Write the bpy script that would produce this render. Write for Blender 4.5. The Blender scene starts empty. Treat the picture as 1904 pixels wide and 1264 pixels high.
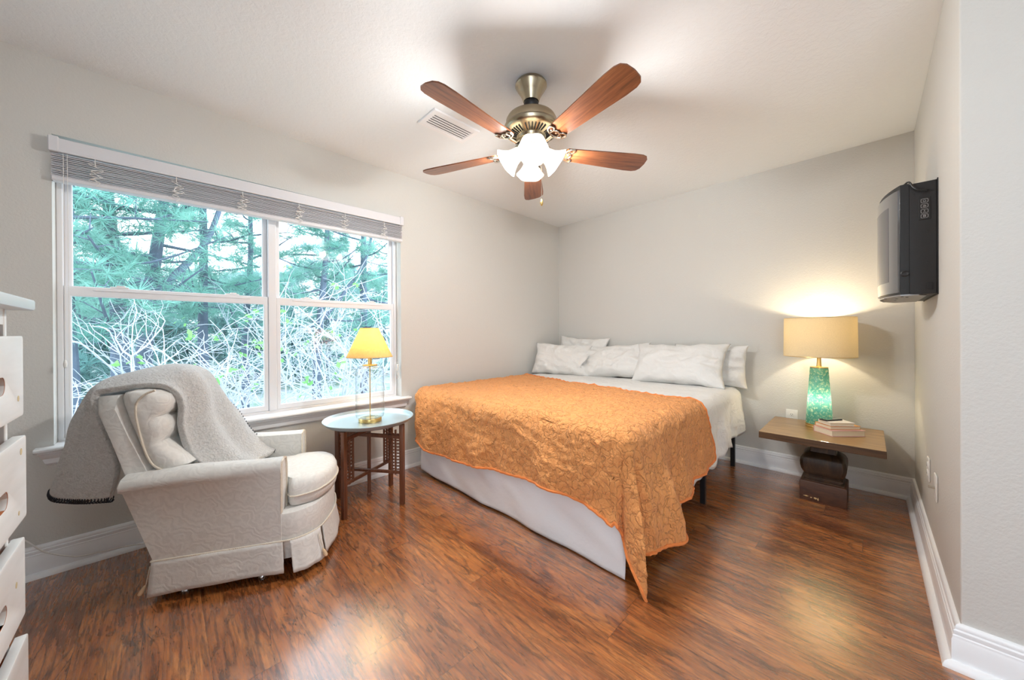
import bpy, bmesh, math, random
import numpy as np
from mathutils import Vector, Matrix, noise
PI = math.pi
sc = bpy.context.scene
col = sc.collection
V = Vector

# ------------------------------------------------------------------ camera
CAMH = 1.15
XL, YB, XR, ZC, YE = -2.806, 3.629, 0.219, 2.505, 1.940   # left wall, back wall, right wall, ceiling, outer corner
YAW, PIT, ROL = -0.7899, -0.0024, -0.0056
F_ = V((math.sin(YAW)*math.cos(PIT), math.cos(YAW)*math.cos(PIT), math.sin(PIT)))
R0 = V((math.cos(YAW), -math.sin(YAW), 0)); U0 = R0.cross(F_)
R_ = math.cos(ROL)*R0 + math.sin(ROL)*U0
U_ = -math.sin(ROL)*R0 + math.cos(ROL)*U0
cam = bpy.data.cameras.new('camera'); camo = bpy.data.objects.new('camera', cam); col.objects.link(camo)
camo.matrix_world = Matrix(((R_.x, U_.x, -F_.x, 0), (R_.y, U_.y, -F_.y, 0), (R_.z, U_.z, -F_.z, CAMH), (0, 0, 0, 1)))
cam.sensor_width = 36; cam.lens = 657.43/1904*36; cam.shift_y = -(632-620.4)/1904
cam.clip_start = 0.05; cam.clip_end = 200
sc.camera = camo

# ------------------------------------------------------------------ world, exposure
sc.view_settings.view_transform = 'Standard'; sc.view_settings.look = 'None'
sc.view_settings.exposure = 1.1; sc.view_settings.gamma = 1; sc.view_settings.use_curve_mapping = False
w = bpy.data.worlds.new('overcast_sky'); sc.world = w; w.use_nodes = True
bg = w.node_tree.nodes['Background']; bg.inputs[0].default_value = (0.80, 0.905, 1.0, 1); bg.inputs[1].default_value = 2.4
try:
    sc.cycles.max_bounces = 10; sc.cycles.diffuse_bounces = 5; sc.cycles.glossy_bounces = 4
    sc.cycles.transmission_bounces = 8; sc.cycles.transparent_max_bounces = 12
    sc.cycles.caustics_reflective = False; sc.cycles.caustics_refractive = False
    sc.cycles.sample_clamp_indirect = 6.0
    sc.cycles.use_denoising = True
except Exception: pass
FAN_W, TRAY_W, GREEN_W, GLOW_W = 13.5, 2.8, 4.6, .42

# ------------------------------------------------------------------ helpers
ORG = {}
def at(ax, val, x, y):
    d = (x-952)/657.43*R_ - (y-620.4)/657.43*U_ + F_
    k = 'XYZ'.index(ax); c = V((0, 0, CAMH)); t = (val-c[k])/d[k]
    return c + t*d
def thing(name, label, cat, loc=(0, 0, 0), group=None, kind=None):
    o = bpy.data.objects.new(name, None); col.objects.link(o); o.location = loc; o.empty_display_size = .05
    o['label'] = label; o['category'] = cat
    if group: o['group'] = group
    if kind: o['kind'] = kind
    ORG[o.name] = V(loc); return o
def tag(o, label, cat, group=None, kind=None):
    o['label'] = label; o['category'] = cat
    if group: o['group'] = group
    if kind: o['kind'] = kind
    return o
def obj(name, bm, mat, parent=None, origin=None, smooth=35, label=None, local=False):
    """link a bmesh given in world coordinates as ONE mesh object"""
    bmesh.ops.recalc_face_normals(bm, faces=bm.faces[:])
    if parent is not None: org = ORG[parent.name]
    else: org = V(origin) if origin is not None else V((0, 0, 0))
    if not local: bmesh.ops.translate(bm, verts=bm.verts[:], vec=-org)
    me = bpy.data.meshes.new(name); bm.to_mesh(me); bm.free()
    for m in (mat if isinstance(mat, (list, tuple)) else [mat]): me.materials.append(m)
    if smooth:
        me.shade_smooth(); me.set_sharp_from_angle(angle=math.radians(smooth))
    o = bpy.data.objects.new(name, me); col.objects.link(o)
    if parent is not None: o.parent = parent
    else: o.location = org
    ORG[o.name] = org
    if label: o['label'] = label
    return o
def struct(name, bm, mat, smooth=35):
    o = obj(name, bm, mat, smooth=smooth); o['kind'] = 'structure'; return o
def B(): return bmesh.new()
def box(bm, lo, hi, bev=0, seg=2, mtx=None):
    lo = V(lo); hi = V(hi)
    r = bmesh.ops.create_cube(bm, size=1); vs = r['verts']
    for v in vs: v.co = V([(lo[i]+hi[i])/2 + v.co[i]*(hi[i]-lo[i]) for i in range(3)])
    if bev:
        es = list({e for v in vs for e in v.link_edges})
        rr = bmesh.ops.bevel(bm, geom=es, offset=bev, segments=seg, profile=.5, affect='EDGES')
        vs = list({v for f in rr['faces'] for v in f.verts} | {v for v in vs if v.is_valid})
    if mtx is not None: bmesh.ops.transform(bm, matrix=mtx, verts=[v for v in vs if v.is_valid])
    return bm
def ring_mesh(bm, rings, closed=True, cap=True):
    vv = [[bm.verts.new(p) for p in r] for r in rings]
    n = len(rings[0])
    for a, b in zip(vv[:-1], vv[1:]):
        for i in range(n if closed else n-1):
            j = (i+1) % n
            try: bm.faces.new((a[i], a[j], b[j], b[i]))
            except ValueError: pass
    if cap and closed:
        for r in (vv[0], vv[-1]):
            try: bm.faces.new(r)
            except ValueError: pass
    return vv
def lathe(bm, prof, c=(0, 0, 0), seg=40, axis=None, wave=None, cap=False):
    c = V(c); ax = V(axis).normalized() if axis is not None else V((0, 0, 1))
    t = V((1, 0, 0)) if abs(ax.x) < .9 else V((0, 1, 0))
    e1 = ax.cross(t).normalized(); e2 = ax.cross(e1)
    if axis is None: e1, e2 = V((1, 0, 0)), V((0, 1, 0))
    rings = []
    for r, z in prof:
        ring = []
        for k in range(seg):
            a = 2*PI*k/seg; rr = max(r, 1e-5)*(1+(wave(a, z) if wave else 0))
            ring.append(c + e1*(rr*math.cos(a)) + e2*(rr*math.sin(a)) + ax*z)
        rings.append(ring)
    ring_mesh(bm, rings, True, cap); return bm
def cyl(bm, p0, p1, r0, r1=None, seg=14):
    p0 = V(p0); p1 = V(p1); L = (p1-p0).length
    return lathe(bm, [(r0, 0), (r0 if r1 is None else r1, L)], p0, seg, (p1-p0), cap=True)
def tube(bm, pts, r, seg=6, cap=True):
    pts = [V(p) for p in pts]; n = len(pts); rings = []
    t0 = (pts[1]-pts[0]).normalized(); nrm = t0.orthogonal().normalized()
    for i, p in enumerate(pts):
        t = (pts[min(i+1, n-1)]-pts[max(i-1, 0)])
        if t.length < 1e-9: t = t0
        t.normalize(); nrm = (nrm - t*nrm.dot(t))
        nrm = nrm.normalized() if nrm.length > 1e-6 else t.orthogonal().normalized()
        b = t.cross(nrm); rr = r[i] if hasattr(r, '__len__') else r
        rings.append([p + nrm*(rr*math.cos(2*PI*k/seg)) + b*(rr*math.sin(2*PI*k/seg)) for k in range(seg)])
    ring_mesh(bm, rings, True, cap); return bm
def spline(pts, n=8):
    P = [V(p) for p in pts]; out = []
    for i in range(len(P)-1):
        a = P[max(i-1, 0)]; b = P[i]; c = P[i+1]; d = P[min(i+2, len(P)-1)]
        for k in range(n):
            t = k/n
            out.append(.5*((2*b)+(c-a)*t+(2*a-5*b+4*c-d)*t*t+(3*b-a-3*c+d)*t**3))
    out.append(P[-1]); return out
def grid(bm, fn, nu, nv):
    vv = [[bm.verts.new(fn(i/nu, j/nv)) for j in range(nv+1)] for i in range(nu+1)]
    for i in range(nu):
        for j in range(nv): bm.faces.new((vv[i][j], vv[i+1][j], vv[i+1][j+1], vv[i][j+1]))
    return vv
def frame(bm, ax, d0, d1, a0, a1, b0, b1, wa0, wa1, wb0, wb1):
    """mitred rectangular frame facing axis ax ('X': a=Y b=Z, 'Z': a=X b=Y)"""
    def P(d, a, b): return V((d, a, b)) if ax == 'X' else V((a, b, d))
    rings = []
    for oa, ob, ia, ib in ((a0, b0, a0+wa0, b0+wb0), (a1, b0, a1-wa1, b0+wb0), (a1, b1, a1-wa1, b1-wb1), (a0, b1, a0+wa0, b1-wb1), (a0, b0, a0+wa0, b0+wb0)):
        c = min(.003, abs(d1-d0)*.3)*(1 if d1 > d0 else 1); dc = c if d1 > d0 else -c; sa = 1 if ia > oa else -1; sb = 1 if ib > ob else -1
        rings.append([P(d0, oa, ob), P(d1-dc, oa, ob), P(d1, oa+sa*c, ob+sb*c), P(d1, ia-sa*c, ib-sb*c), P(d1-dc, ia, ib), P(d0, ia, ib)])
    n0 = len(bm.verts); ring_mesh(bm, rings, True, False); bmesh.ops.remove_doubles(bm, verts=bm.verts[:], dist=1e-6)
def prism(bm, poly, mtx, depth):
    """poly in 2D extruded along local z by depth, then placed by mtx"""
    a = [bm.verts.new(mtx @ V((x, y, 0))) for x, y in poly]; b = [bm.verts.new(mtx @ V((x, y, depth))) for x, y in poly]
    bm.faces.new(a); bm.faces.new(b); n = len(poly)
    for i in range(n): bm.faces.new((a[i], a[(i+1) % n], b[(i+1) % n], b[i]))
def nz(p, s=1., seed=0): return noise.noise(V((p[0]*s+seed*7.3, p[1]*s-seed*3.1, p[2]*s+seed*1.7)))
def lerp(xs, ys, x):
    return float(np.interp(x, xs, ys))
def sstep(a, b, x):
    t = min(1, max(0, (x-a)/(b-a))); return t*t*(3-2*t)
def mods(o, solid=0, sub=0, off=-1):
    if solid:
        m = o.modifiers.new('thickness', 'SOLIDIFY'); m.thickness = solid; m.offset = off
    if sub:
        m = o.modifiers.new('smooth', 'SUBSURF'); m.levels = sub; m.render_levels = sub
    return o
def copy_tree(o, parent=None):
    c = o.copy(); col.objects.link(c)
    if parent is not None: c.parent = parent
    ORG[c.name] = ORG.get(o.name, V())
    for ch in o.children: copy_tree(ch, c)
    return c

# ------------------------------------------------------------------ materials
class NT:
    def __init__(s, name):
        s.m = bpy.data.materials.new(name); s.m.use_nodes = True; s.t = s.m.node_tree; s.n = s.t.nodes; s.l = s.t.links
        s.p = s.n['Principled BSDF']; s.out = s.n['Material Output']
    def set(s, k, v):
        i = s.p.inputs[k]
        if hasattr(v, 'is_linked') or isinstance(v, bpy.types.NodeSocket): s.l.new(v, i)
        else: i.default_value = (*v, 1) if (isinstance(v, tuple) and len(v) == 3 and i.type == 'RGBA') else v
    def node(s, typ, **kw):
        n = s.n.new(typ)
        for k, v in kw.items():
            if k.startswith('i_'):
                key = k[2:]; key = int(key) if key.isdigit() else key.replace('_', ' ')
                if isinstance(v, bpy.types.NodeSocket): s.l.new(v, n.inputs[key])
                else: n.inputs[key].default_value = v
            else: setattr(n, k, v)
        return n
    def coord(s, scale=(1, 1, 1), rot=(0, 0, 0), kind='Object', loc=(0, 0, 0)):
        tc = s.node('ShaderNodeTexCoord'); mp = s.node('ShaderNodeMapping'); s.l.new(tc.outputs[kind], mp.inputs[0])
        mp.inputs['Scale'].default_value = scale; mp.inputs['Rotation'].default_value = rot; mp.inputs['Location'].default_value = loc
        return mp.outputs[0]
    def noise(s, vec, scale=5, detail=4, rough=.5, dist=0):
        n = s.node('ShaderNodeTexNoise'); s.l.new(vec, n.inputs['Vector'])
        n.inputs['Scale'].default_value = scale; n.inputs['Detail'].default_value = detail
        n.inputs['Roughness'].default_value = rough; n.inputs['Distortion'].default_value = dist
        return n.outputs['Fac']
    def vor(s, vec, scale=5, feature='DISTANCE_TO_EDGE'):
        n = s.node('ShaderNodeTexVoronoi', feature=feature); s.l.new(vec, n.inputs['Vector']); n.inputs['Scale'].default_value = scale
        return n.outputs['Distance']
    def ramp(s, fac, stops, interp='LINEAR'):
        n = s.node('ShaderNodeValToRGB'); s.l.new(fac, n.inputs[0]); cr = n.color_ramp; cr.interpolation = interp
        while len(cr.elements) < len(stops): cr.elements.new(.5)
        for e, (p, c) in zip(cr.elements, stops):
            e.position = p; e.color = (*c, 1) if hasattr(c, '__len__') else (c, c, c, 1)
        return n.outputs[0]
    def math(s, op, a, b=None, clamp=False):
        n = s.node('ShaderNodeMath', operation=op, use_clamp=clamp)
        for i, v in enumerate((a, b)):
            if v is None: continue
            if isinstance(v, bpy.types.NodeSocket): s.l.new(v, n.inputs[i])
            else: n.inputs[i].default_value = v
        return n.outputs[0]
    def mix(s, fac, a, b, blend='MIX'):
        n = s.node('ShaderNodeMix', data_type='RGBA', blend_type=blend)
        for i, v in ((0, fac), (6, a), (7, b)):
            if isinstance(v, bpy.types.NodeSocket): s.l.new(v, n.inputs[i])
            else: n.inputs[i].default_value = (*v, 1) if hasattr(v, '__len__') else v
        return n.outputs[2]
    def bump(s, h, strength=.3, dist=.01, prev=None):
        n = s.node('ShaderNodeBump'); n.inputs['Strength'].default_value = strength; n.inputs['Distance'].default_value = dist
        s.l.new(h, n.inputs['Height'])
        if prev is not None: s.l.new(prev, n.inputs['Normal'])
        s.l.new(n.outputs[0], s.p.inputs['Normal']); return n.outputs[0]
def plain(name, c, rough=.5, metal=0, spec=.5, bump=None, var=0):
    t = NT(name); t.set('Roughness', rough); t.set('Metallic', metal); t.set('Specular IOR Level', spec)
    if var:
        n = t.noise(t.coord(), 3, 4)
        t.set('Base Color', t.ramp(n, [(.25, tuple(x*(1-var) for x in c)), (.75, tuple(min(1, x*(1+var)) for x in c))]))
    else: t.set('Base Color', c)
    if bump: t.bump(t.noise(t.coord(), bump[0], 5, .6), bump[1], bump[2])
    return t.m

def wall_mat():
    t = NT('wall_paint_greige'); t.set('Base Color', (.632, .622, .588)); t.set('Roughness', .75); t.set('Specular IOR Level', .3)
    c = t.coord(); t.bump(t.noise(c, 110, 3, .55), .35, .004); return t.m
def ceil_mat():
    t = NT('ceiling_texture_white'); t.set('Base Color', (.83, .865, .885)); t.set('Roughness', .9); t.set('Specular IOR Level', .15)
    c = t.coord(); n = t.noise(c, 34, 5, .62, .6); r = t.ramp(n, [(.44, 0), (.58, 1)])
    b = t.bump(r, .22, .004); t.bump(t.noise(c, 130, 3), .15, .003, b); return t.m
M = {}
M['wall'] = wall_mat(); M['ceiling'] = ceil_mat()
M['trim'] = plain('white_trim_paint', (.86, .865, .88), .35)
M['vinyl'] = plain('window_vinyl', (.83, .83, .85), .4)
M['blind'] = plain('blind_white', (.70, .70, .73), .38)
M['cordw'] = plain('white_cord', (.82, .80, .77), .6)
def floor_mat():
    t = NT('hickory_laminate_floor'); tc = t.node('ShaderNodeTexCoord').outputs['Object']
    sx = t.node('ShaderNodeSeparateXYZ'); t.l.new(tc, sx.inputs[0]); X, Y = sx.outputs[0], sx.outputs[1]
    W = .176
    ry = t.math('DIVIDE', t.math('SUBTRACT', Y, .469-4*W), W); row = t.math('FLOOR', ry); fy = t.math('FRACT', ry)
    wn = t.node('ShaderNodeTexWhiteNoise', noise_dimensions='1D'); t.l.new(row, wn.inputs['W'])
    cx = t.math('ADD', t.math('DIVIDE', X, 1.22), t.math('MULTIPLY', wn.outputs['Value'], 7.0)); colm = t.math('FLOOR', cx); fx = t.math('FRACT', cx)
    cb = t.node('ShaderNodeCombineXYZ'); t.l.new(row, cb.inputs[0]); t.l.new(colm, cb.inputs[1])
    wp = t.node('ShaderNodeTexWhiteNoise', noise_dimensions='2D'); t.l.new(cb.outputs[0], wp.inputs['Vector']); rnd = wp.outputs['Value']
    # grain coordinates, shifted per plank
    off = t.node('ShaderNodeCombineXYZ'); t.l.new(t.math('MULTIPLY', rnd, 30.), off.inputs[2]); t.l.new(t.math('MULTIPLY', rnd, 9.), off.inputs[0])
    ad = t.node('ShaderNodeVectorMath', operation='ADD'); t.l.new(tc, ad.inputs[0]); t.l.new(off.outputs[0], ad.inputs[1])
    def sc_(v):
        m = t.node('ShaderNodeMapping'); t.l.new(ad.outputs[0], m.inputs[0]); m.inputs['Scale'].default_value = v; return m.outputs[0]
    big = t.noise(sc_((.9, 3.6, 1)), 1.6, 5, .6, 1.2)
    rings = t.math('FRACT', t.math('MULTIPLY', t.noise(sc_((.55, 3.4, 1)), 1.5, 2, .45, 1.6), 9.))
    ringm = t.ramp(rings, [(0, .0), (.12, 1), (.8, 1), (1, 0)])
    streak = t.noise(sc_((2.2, 55, 1)), 2.2, 4, .65, .3)
    smud = t.noise(sc_((2.4, 9, 1)), 2.3, 6, .7, .8)
    c1 = t.ramp(big, [(.25, (.15, .040, .011)), (.42, (.31, .092, .023)), (.58, (.46, .160, .042)), (.78, (.64, .275, .088))])
    c2 = t.mix(t.math('MULTIPLY', t.math('SUBTRACT', 1., ringm), .55), c1, (.085, .024, .010))
    st = t.ramp(streak, [(.33, .42), (.60, 1.15)])
    c3 = t.mix(.75, c2, st, 'MULTIPLY')
    sm = t.ramp(smud, [(.36, .22), (.47, 1.)])
    c4 = t.mix(.72, c3, sm, 'MULTIPLY')
    fk = t.ramp(t.noise(sc_((5, 34, 1)), 2.4, 5, .7, .5), [(.40, .38), (.52, 1.06)]); c4 = t.mix(.6, c4, fk, 'MULTIPLY')
    pl = t.ramp(rnd, [(0, .9), (1, 1.1)]); c5 = t.mix(1., c4, pl, 'MULTIPLY')
    ey = t.math('LESS_THAN', t.math('MINIMUM', fy, t.math('SUBTRACT', 1., fy)), .0065)
    ex = t.math('LESS_THAN', t.math('MINIMUM', fx, t.math('SUBTRACT', 1., fx)), .0011)
    seam = t.math('MAXIMUM', ey, ex)
    c6 = t.mix(t.math('MULTIPLY', seam, .5), c5, (.05, .018, .008))
    t.set('Base Color', c6)
    t.set('Roughness', t.ramp(streak, [(.3, .30), (.7, .24)])); t.set('Specular IOR Level', .5)
    t.set('Coat Weight', 1.0); t.set('Coat Roughness', .24); t.set('Coat IOR', 2.1)
    t.bump(t.math('SUBTRACT', t.math('MULTIPLY', streak, .25), seam), .15, .003)
    return t.m
M['floor'] = floor_mat()
def wood(name, cols, scale=(1.2, 16, 16), rough=.4, coat=0, detail=4, fine=True):
    t = NT(name); c = t.coord(scale); n = t.noise(c, 2.2, detail, .6, .8)
    cr = t.ramp(n, [(.28+.44*i/(len(cols)-1), k) for i, k in enumerate(cols)])
    if fine: cr = t.mix(.6, cr, t.ramp(t.noise(t.coord(tuple(k*4 if k > 3 else k*2 for k in scale)), 2.5, 3, .6), [(.3, .6), (.65, 1.1)]), 'MULTIPLY')
    t.set('Base Color', cr); t.set('Roughness', rough); t.set('Coat Weight', coat); t.bump(n, .08, .002); return t.m
M['blade'] = wood('fan_blade_walnut', [(.095, .027, .010), (.18, .056, .020), (.25, .088, .032)], (2.2, 26, 26), .33, .3)
M['table_leg'] = wood('dark_mahogany', [(.075, .024, .012), (.15, .05, .022), (.20, .072, .032)], (20, 20, 1.5), .38, .2)
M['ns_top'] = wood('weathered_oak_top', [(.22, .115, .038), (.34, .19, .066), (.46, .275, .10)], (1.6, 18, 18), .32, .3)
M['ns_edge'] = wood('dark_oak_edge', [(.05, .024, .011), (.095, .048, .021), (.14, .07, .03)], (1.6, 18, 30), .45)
M['ns_ped'] = wood('old_dark_carved_wood', [(.022, .012, .007), (.048, .026, .013), (.085, .045, .02)], (9, 9, 2.2), .42, .15)
M['ns_base'] = wood('old_red_brown_wood', [(.035, .015, .009), (.085, .034, .017), (.12, .05, .024)], (3, 3, 9), .5)
M['chip'] = plain('bare_chipped_wood', (.62, .42, .2), .8)
M['brass'] = plain('antique_brass', (.46, .395, .28), .27, 1)
M['brass_pol'] = plain('polished_brass', (.74, .52, .20), .28, 1)
M['nickel'] = plain('warm_nickel', (.60, .55, .47), .25, 1)
M['dark_metal'] = plain('black_metal', (.014, .014, .016), .4, .3)
M['black'] = plain('black_plastic', (.011, .011, .012), .42)
M['charcoal'] = plain('charcoal_metal', (.024, .024, .026), .45, .2)
M['chrome'] = plain('chrome', (.75, .75, .77), .15, 1)
M['gap_shade'] = plain('gap_shade_black', (.03, .03, .033), .8)  # near-black colour standing in for the shade inside openings
M['plate'] = plain('white_plastic', (.82, .81, .78), .35)
M['tray'] = plain('brushed_tin_tray', (.50, .575, .60), .33, .7, var=.10)
M['tray_wall'] = plain('tray_inner_rim_brass', (.62, .50, .28), .25, .9)
def fabric(name, c, kind, rough=.9, sheen=.2):
    t = NT(name); t.set('Roughness', rough); t.set('Specular IOR Level', .2); t.set('Sheen Weight', sheen)
    co = t.coord()
    if kind == 'linen':
        t.set('Base Color', c); b = t.bump(t.noise(co, 11, 5, .62, 1.2), .5, .03); t.bump(t.noise(co, 420, 2), .12, .002, b)
    elif kind == 'jacquard':
        wv = t.node('ShaderNodeTexWave', wave_type='BANDS'); t.l.new(t.coord((1, 1, 1), (.4, .7, .3)), wv.inputs[0])
        wv.inputs['Scale'].default_value = 11; wv.inputs['Distortion'].default_value = 19; wv.inputs['Detail'].default_value = 2.5; wv.inputs['Detail Scale'].default_value = 1.3
        f = wv.outputs['Fac']
        t.set('Base Color', t.mix(f, tuple(k*.955 for k in c), tuple(min(1, k*1.03) for k in c)))
        b = t.bump(f, .22, .0022); t.bump(t.noise(co, 300, 2), .2, .002, b)
    elif kind == 'fleece':
        n = t.noise(co, 75, 4, .65, 1.2); v = t.vor(co, 95, 'F1')
        t.set('Base Color', t.mix(t.ramp(n, [(.35, 0), (.62, 1)]), tuple(k*.80 for k in c), c))
        b = t.bump(n, .75, .012); t.bump(v, .4, .006, b)
    elif kind == 'quilt':
        dn = t.node('ShaderNodeTexNoise'); t.l.new(co, dn.inputs['Vector']); dn.inputs['Scale'].default_value = 11; dn.inputs['Detail'].default_value = 2
        ad = t.node('ShaderNodeVectorMath', operation='MULTIPLY_ADD'); t.l.new(dn.outputs['Color'], ad.inputs[0]); ad.inputs[1].default_value = (.17, .17, .17); t.l.new(co, ad.inputs[2])
        v = t.vor(ad.outputs[0], 21); st = t.ramp(v, [(0, 0), (.03, .35), (.12, .8), (.4, 1)])
        n = t.noise(co, 38, 4, .6, 1.8)
        t.set('Base Color', t.mix(t.ramp(v, [(0, .0), (.04, 1)]), tuple(k*.70 for k in c), c))
        b = t.bump(st, .6, .009); b = t.bump(n, .8, .013, b); b = t.bump(t.noise(t.coord((1.6, 1.6, 1)), 16, 3, .5, 2.2), .5, .02, b); t.bump(t.noise(co, 500, 2), .1, .002, b)
    return t.m
M['linen'] = fabric('white_linen', (.80, .79, .765), 'linen')
M['pillow'] = fabric('white_pillowcase', (.76, .75, .725), 'linen')
M['cream'] = fabric('cream_sheet', (.82, .74, .62), 'linen')
M['bskirt'] = plain('white_cotton_skirt', (.80, .81, .83), .9, 0, .2, (7, .25, .02))
M['quilt'] = fabric('orange_quilting', (.84, .365, .125), 'quilt', .95, .1)
M['binding'] = fabric('orange_binding', (.78, .25, .07), 'linen', .85, .1)
M['chair'] = fabric('cream_leaf_jacquard', (.71, .705, .68), 'jacquard')
M['chairw'] = fabric('cream_welt', (.72, .66, .56), 'linen')
M['fleece'] = fabric('light_grey_fleece', (.66, .66, .65), 'fleece', .95, .6)
M['stitch'] = plain('charcoal_yarn', (.02, .024, .034), .9)
M['tan'] = plain('tan_wood_toggle', (.62, .44, .27), .6)
M['paper'] = plain('book_pages', (.80, .72, .56), .8)
M['bookpink'] = plain('pink_cover', (.72, .42, .40), .5)
M['bookorange'] = plain('orange_cover', (.68, .33, .10), .5)
M['bookwhite'] = plain('pale_cover', (.80, .74, .70), .45)
def pine_white():
    t = NT('whitewashed_pine'); c = t.coord((1, 1, 1)); n = t.noise(t.coord((2, 2, 14)), 2, 4)
    t.set('Base Color', t.ramp(n, [(.3, (.76, .77, .76)), (.7, (.84, .85, .85))])); t.set('Roughness', .45); return t.m
M['dresser'] = pine_white()
M['drawer_in'] = plain('orange_pine_inside', (.55, .17, .045), .6)
M['knot'] = plain('pine_knot', (.62, .50, .28), .6)
M['slab'] = plain('whitewashed_dresser_top', (.70, .74, .77), .3)
def glass(name, c=(1, 1, 1), ior=1.45, rough=0):
    t = NT(name); t.n.remove(t.p)
    g = t.node('ShaderNodeBsdfGlossy'); g.inputs['Roughness'].default_value = rough; g.inputs[0].default_value = (1, 1, 1, 1)
    tr = t.node('ShaderNodeBsdfTransparent'); tr.inputs[0].default_value = (*c, 1)
    lw = t.node('ShaderNodeLayerWeight'); lw.inputs[0].default_value = .5
    f = t.math('ADD', t.math('MULTIPLY', t.math('POWER', lw.outputs['Facing'], 5.), .8), ior)
    mx = t.node('ShaderNodeMixShader'); t.l.new(f, mx.inputs[0]); t.l.new(tr.outputs[0], mx.inputs[1]); t.l.new(g.outputs[0], mx.inputs[2])
    t.l.new(mx.outputs[0], t.out.inputs[0]); return t.m
def lampglass():
    t = NT('clear_lamp_glass'); t.n.remove(t.p)
    g = t.node('ShaderNodeBsdfGlossy'); g.inputs['Roughness'].default_value = .02
    lw = t.node('ShaderNodeLayerWeight'); lw.inputs[0].default_value = .5; f = lw.outputs['Facing']
    tr = t.node('ShaderNodeBsdfTransparent'); t.l.new(t.ramp(f, [(.3, (.975, .985, .985)), (.8, (.80, .87, .89)), (1, (.42, .52, .56))]), tr.inputs[0])
    mx = t.node('ShaderNodeMixShader'); t.l.new(t.math('ADD', t.math('MULTIPLY', t.math('POWER', f, 3.5), .85), .045), mx.inputs[0])
    t.l.new(tr.outputs[0], mx.inputs[1]); t.l.new(g.outputs[0], mx.inputs[2]); t.l.new(mx.outputs[0], t.out.inputs[0]); return t.m
M['pane'] = glass('window_glass', (.985, .99, .99), .03)
M['lampglass'] = lampglass()
def shade(name, dc, tc, fac=.5, emit=0, ec=(1, .9, .75), weave=None):
    t = NT(name); t.n.remove(t.p)
    d = t.node('ShaderNodeBsdfDiffuse'); tr = t.node('ShaderNodeBsdfTranslucent'); d.inputs[0].default_value = (*dc, 1); tr.inputs[0].default_value = (*tc, 1)
    if weave:
        n = t.noise(t.coord((1, 1, 1)), weave, 3); k = t.ramp(n, [(.3, .92), (.7, 1.04)])
        t.l.new(t.mix(1, dc, k, 'MULTIPLY'), d.inputs[0]); t.l.new(t.mix(1, tc, k, 'MULTIPLY'), tr.inputs[0])
    mx = t.node('ShaderNodeMixShader'); mx.inputs[0].default_value = fac; t.l.new(d.outputs[0], mx.inputs[1]); t.l.new(tr.outputs[0], mx.inputs[2]); o = mx.outputs[0]
    if emit:
        e = t.node('ShaderNodeEmission'); e.inputs[0].default_value = (*ec, 1); e.inputs[1].default_value = emit
        ad = t.node('ShaderNodeAddShader'); t.l.new(o, ad.inputs[0]); t.l.new(e.outputs[0], ad.inputs[1]); o = ad.outputs[0]
    t.l.new(o, t.out.inputs[0]); return t.m
M['frost'] = shade('frosted_glass_lit', (.62, .60, .56), (.34, .325, .29), .6, .30)
M['shade_yellow'] = shade('yellow_pleated_fabric', (.72, .60, .34), (.95, .70, .26), .45, weave=60)
M['shade_tan'] = shade('tan_linen_drum', (.78, .68, .47), (.86, .76, .52), .22, weave=260)
def emis(name, c, s):
    t = NT(name); t.n.remove(t.p); e = t.node('ShaderNodeEmission'); e.inputs[0].default_value = (*c, 1); e.inputs[1].default_value = s
    t.l.new(e.outputs[0], t.out.inputs[0]); return t.m
M['bulb'] = emis('lit_bulb', (1, .93, .82), 6)
def mosaic():
    t = NT('green_crackle_glass'); c = t.coord(); v = t.vor(c, 95, 'F1'); n = t.noise(c, 60, 4, .7)
    base = t.ramp(t.noise(c, 11, 3), [(.3, (.07, .30, .24)), (.7, (.20, .46, .36))])
    fl = t.ramp(n, [(.50, 0), (.64, .85)]); colr = t.mix(fl, base, (.62, .70, .45))
    t.set('Base Color', colr); t.set('Roughness', .18)
    tr = t.node('ShaderNodeBsdfTranslucent'); t.l.new(colr, tr.inputs[0])
    mx = t.node('ShaderNodeMixShader'); mx.inputs[0].default_value = .5; t.l.new(t.p.outputs[0], mx.inputs[1]); t.l.new(tr.outputs[0], mx.inputs[2])
    t.l.new(mx.outputs[0], t.out.inputs[0]); t.bump(v, .4, .004); return t.m
M['mosaic'] = mosaic()
def tvglass():
    t = NT('fireplace_front_glass'); t.set('Base Color', (.055, .055, .06)); t.set('Roughness', .10); t.set('Specular IOR Level', .8); t.set('Coat Weight', 1.); t.set('Coat IOR', 1.9); t.set('Coat Roughness', .06)
    return t.m
M['tvglass'] = tvglass()
M['tvgrey'] = plain('silver_grey_metal', (.34, .34, .35), .35, .6)
M['icon'] = plain('icon_print_light_grey', (.55, .56, .58), .6)

# ------------------------------------------------------------------ room shell
REAR, RIGHT = -1.6, 2.6
WY0, WY1, WZ0, WZ1 = -.377, 1.450, .604, 2.135     # window opening in the left wall
bm = B(); box(bm, (XL-.16, REAR, -.12), (RIGHT, YB+.15, 0)); struct('floor', bm, M['floor'], 0)
bm = B(); box(bm, (XL-.16, REAR, ZC), (RIGHT, YB+.15, ZC+.12)); struct('ceiling', bm, M['ceiling'], 0)
bm = B()
ys = [REAR, WY0, WY1, YB+.15]; zs = [-.12, WZ0, WZ1, ZC+.12]
for i in range(3):
    for j in range(3):
        if i == 1 and j == 1: continue
        box(bm, (XL-.16, ys[i], zs[j]), (XL, ys[i+1], zs[j+1]))
bmesh.ops.remove_doubles(bm, verts=bm.verts[:], dist=1e-5)
bmesh.ops.delete(bm, geom=[f for f in bm.faces if False], context='FACES')
struct('wall_left', bm, M['wall'], 0)
bm = B(); box(bm, (XL, YB, 0), (XR+.15, YB+.15, ZC)); struct('wall_back', bm, M['wall'], 0)
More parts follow.
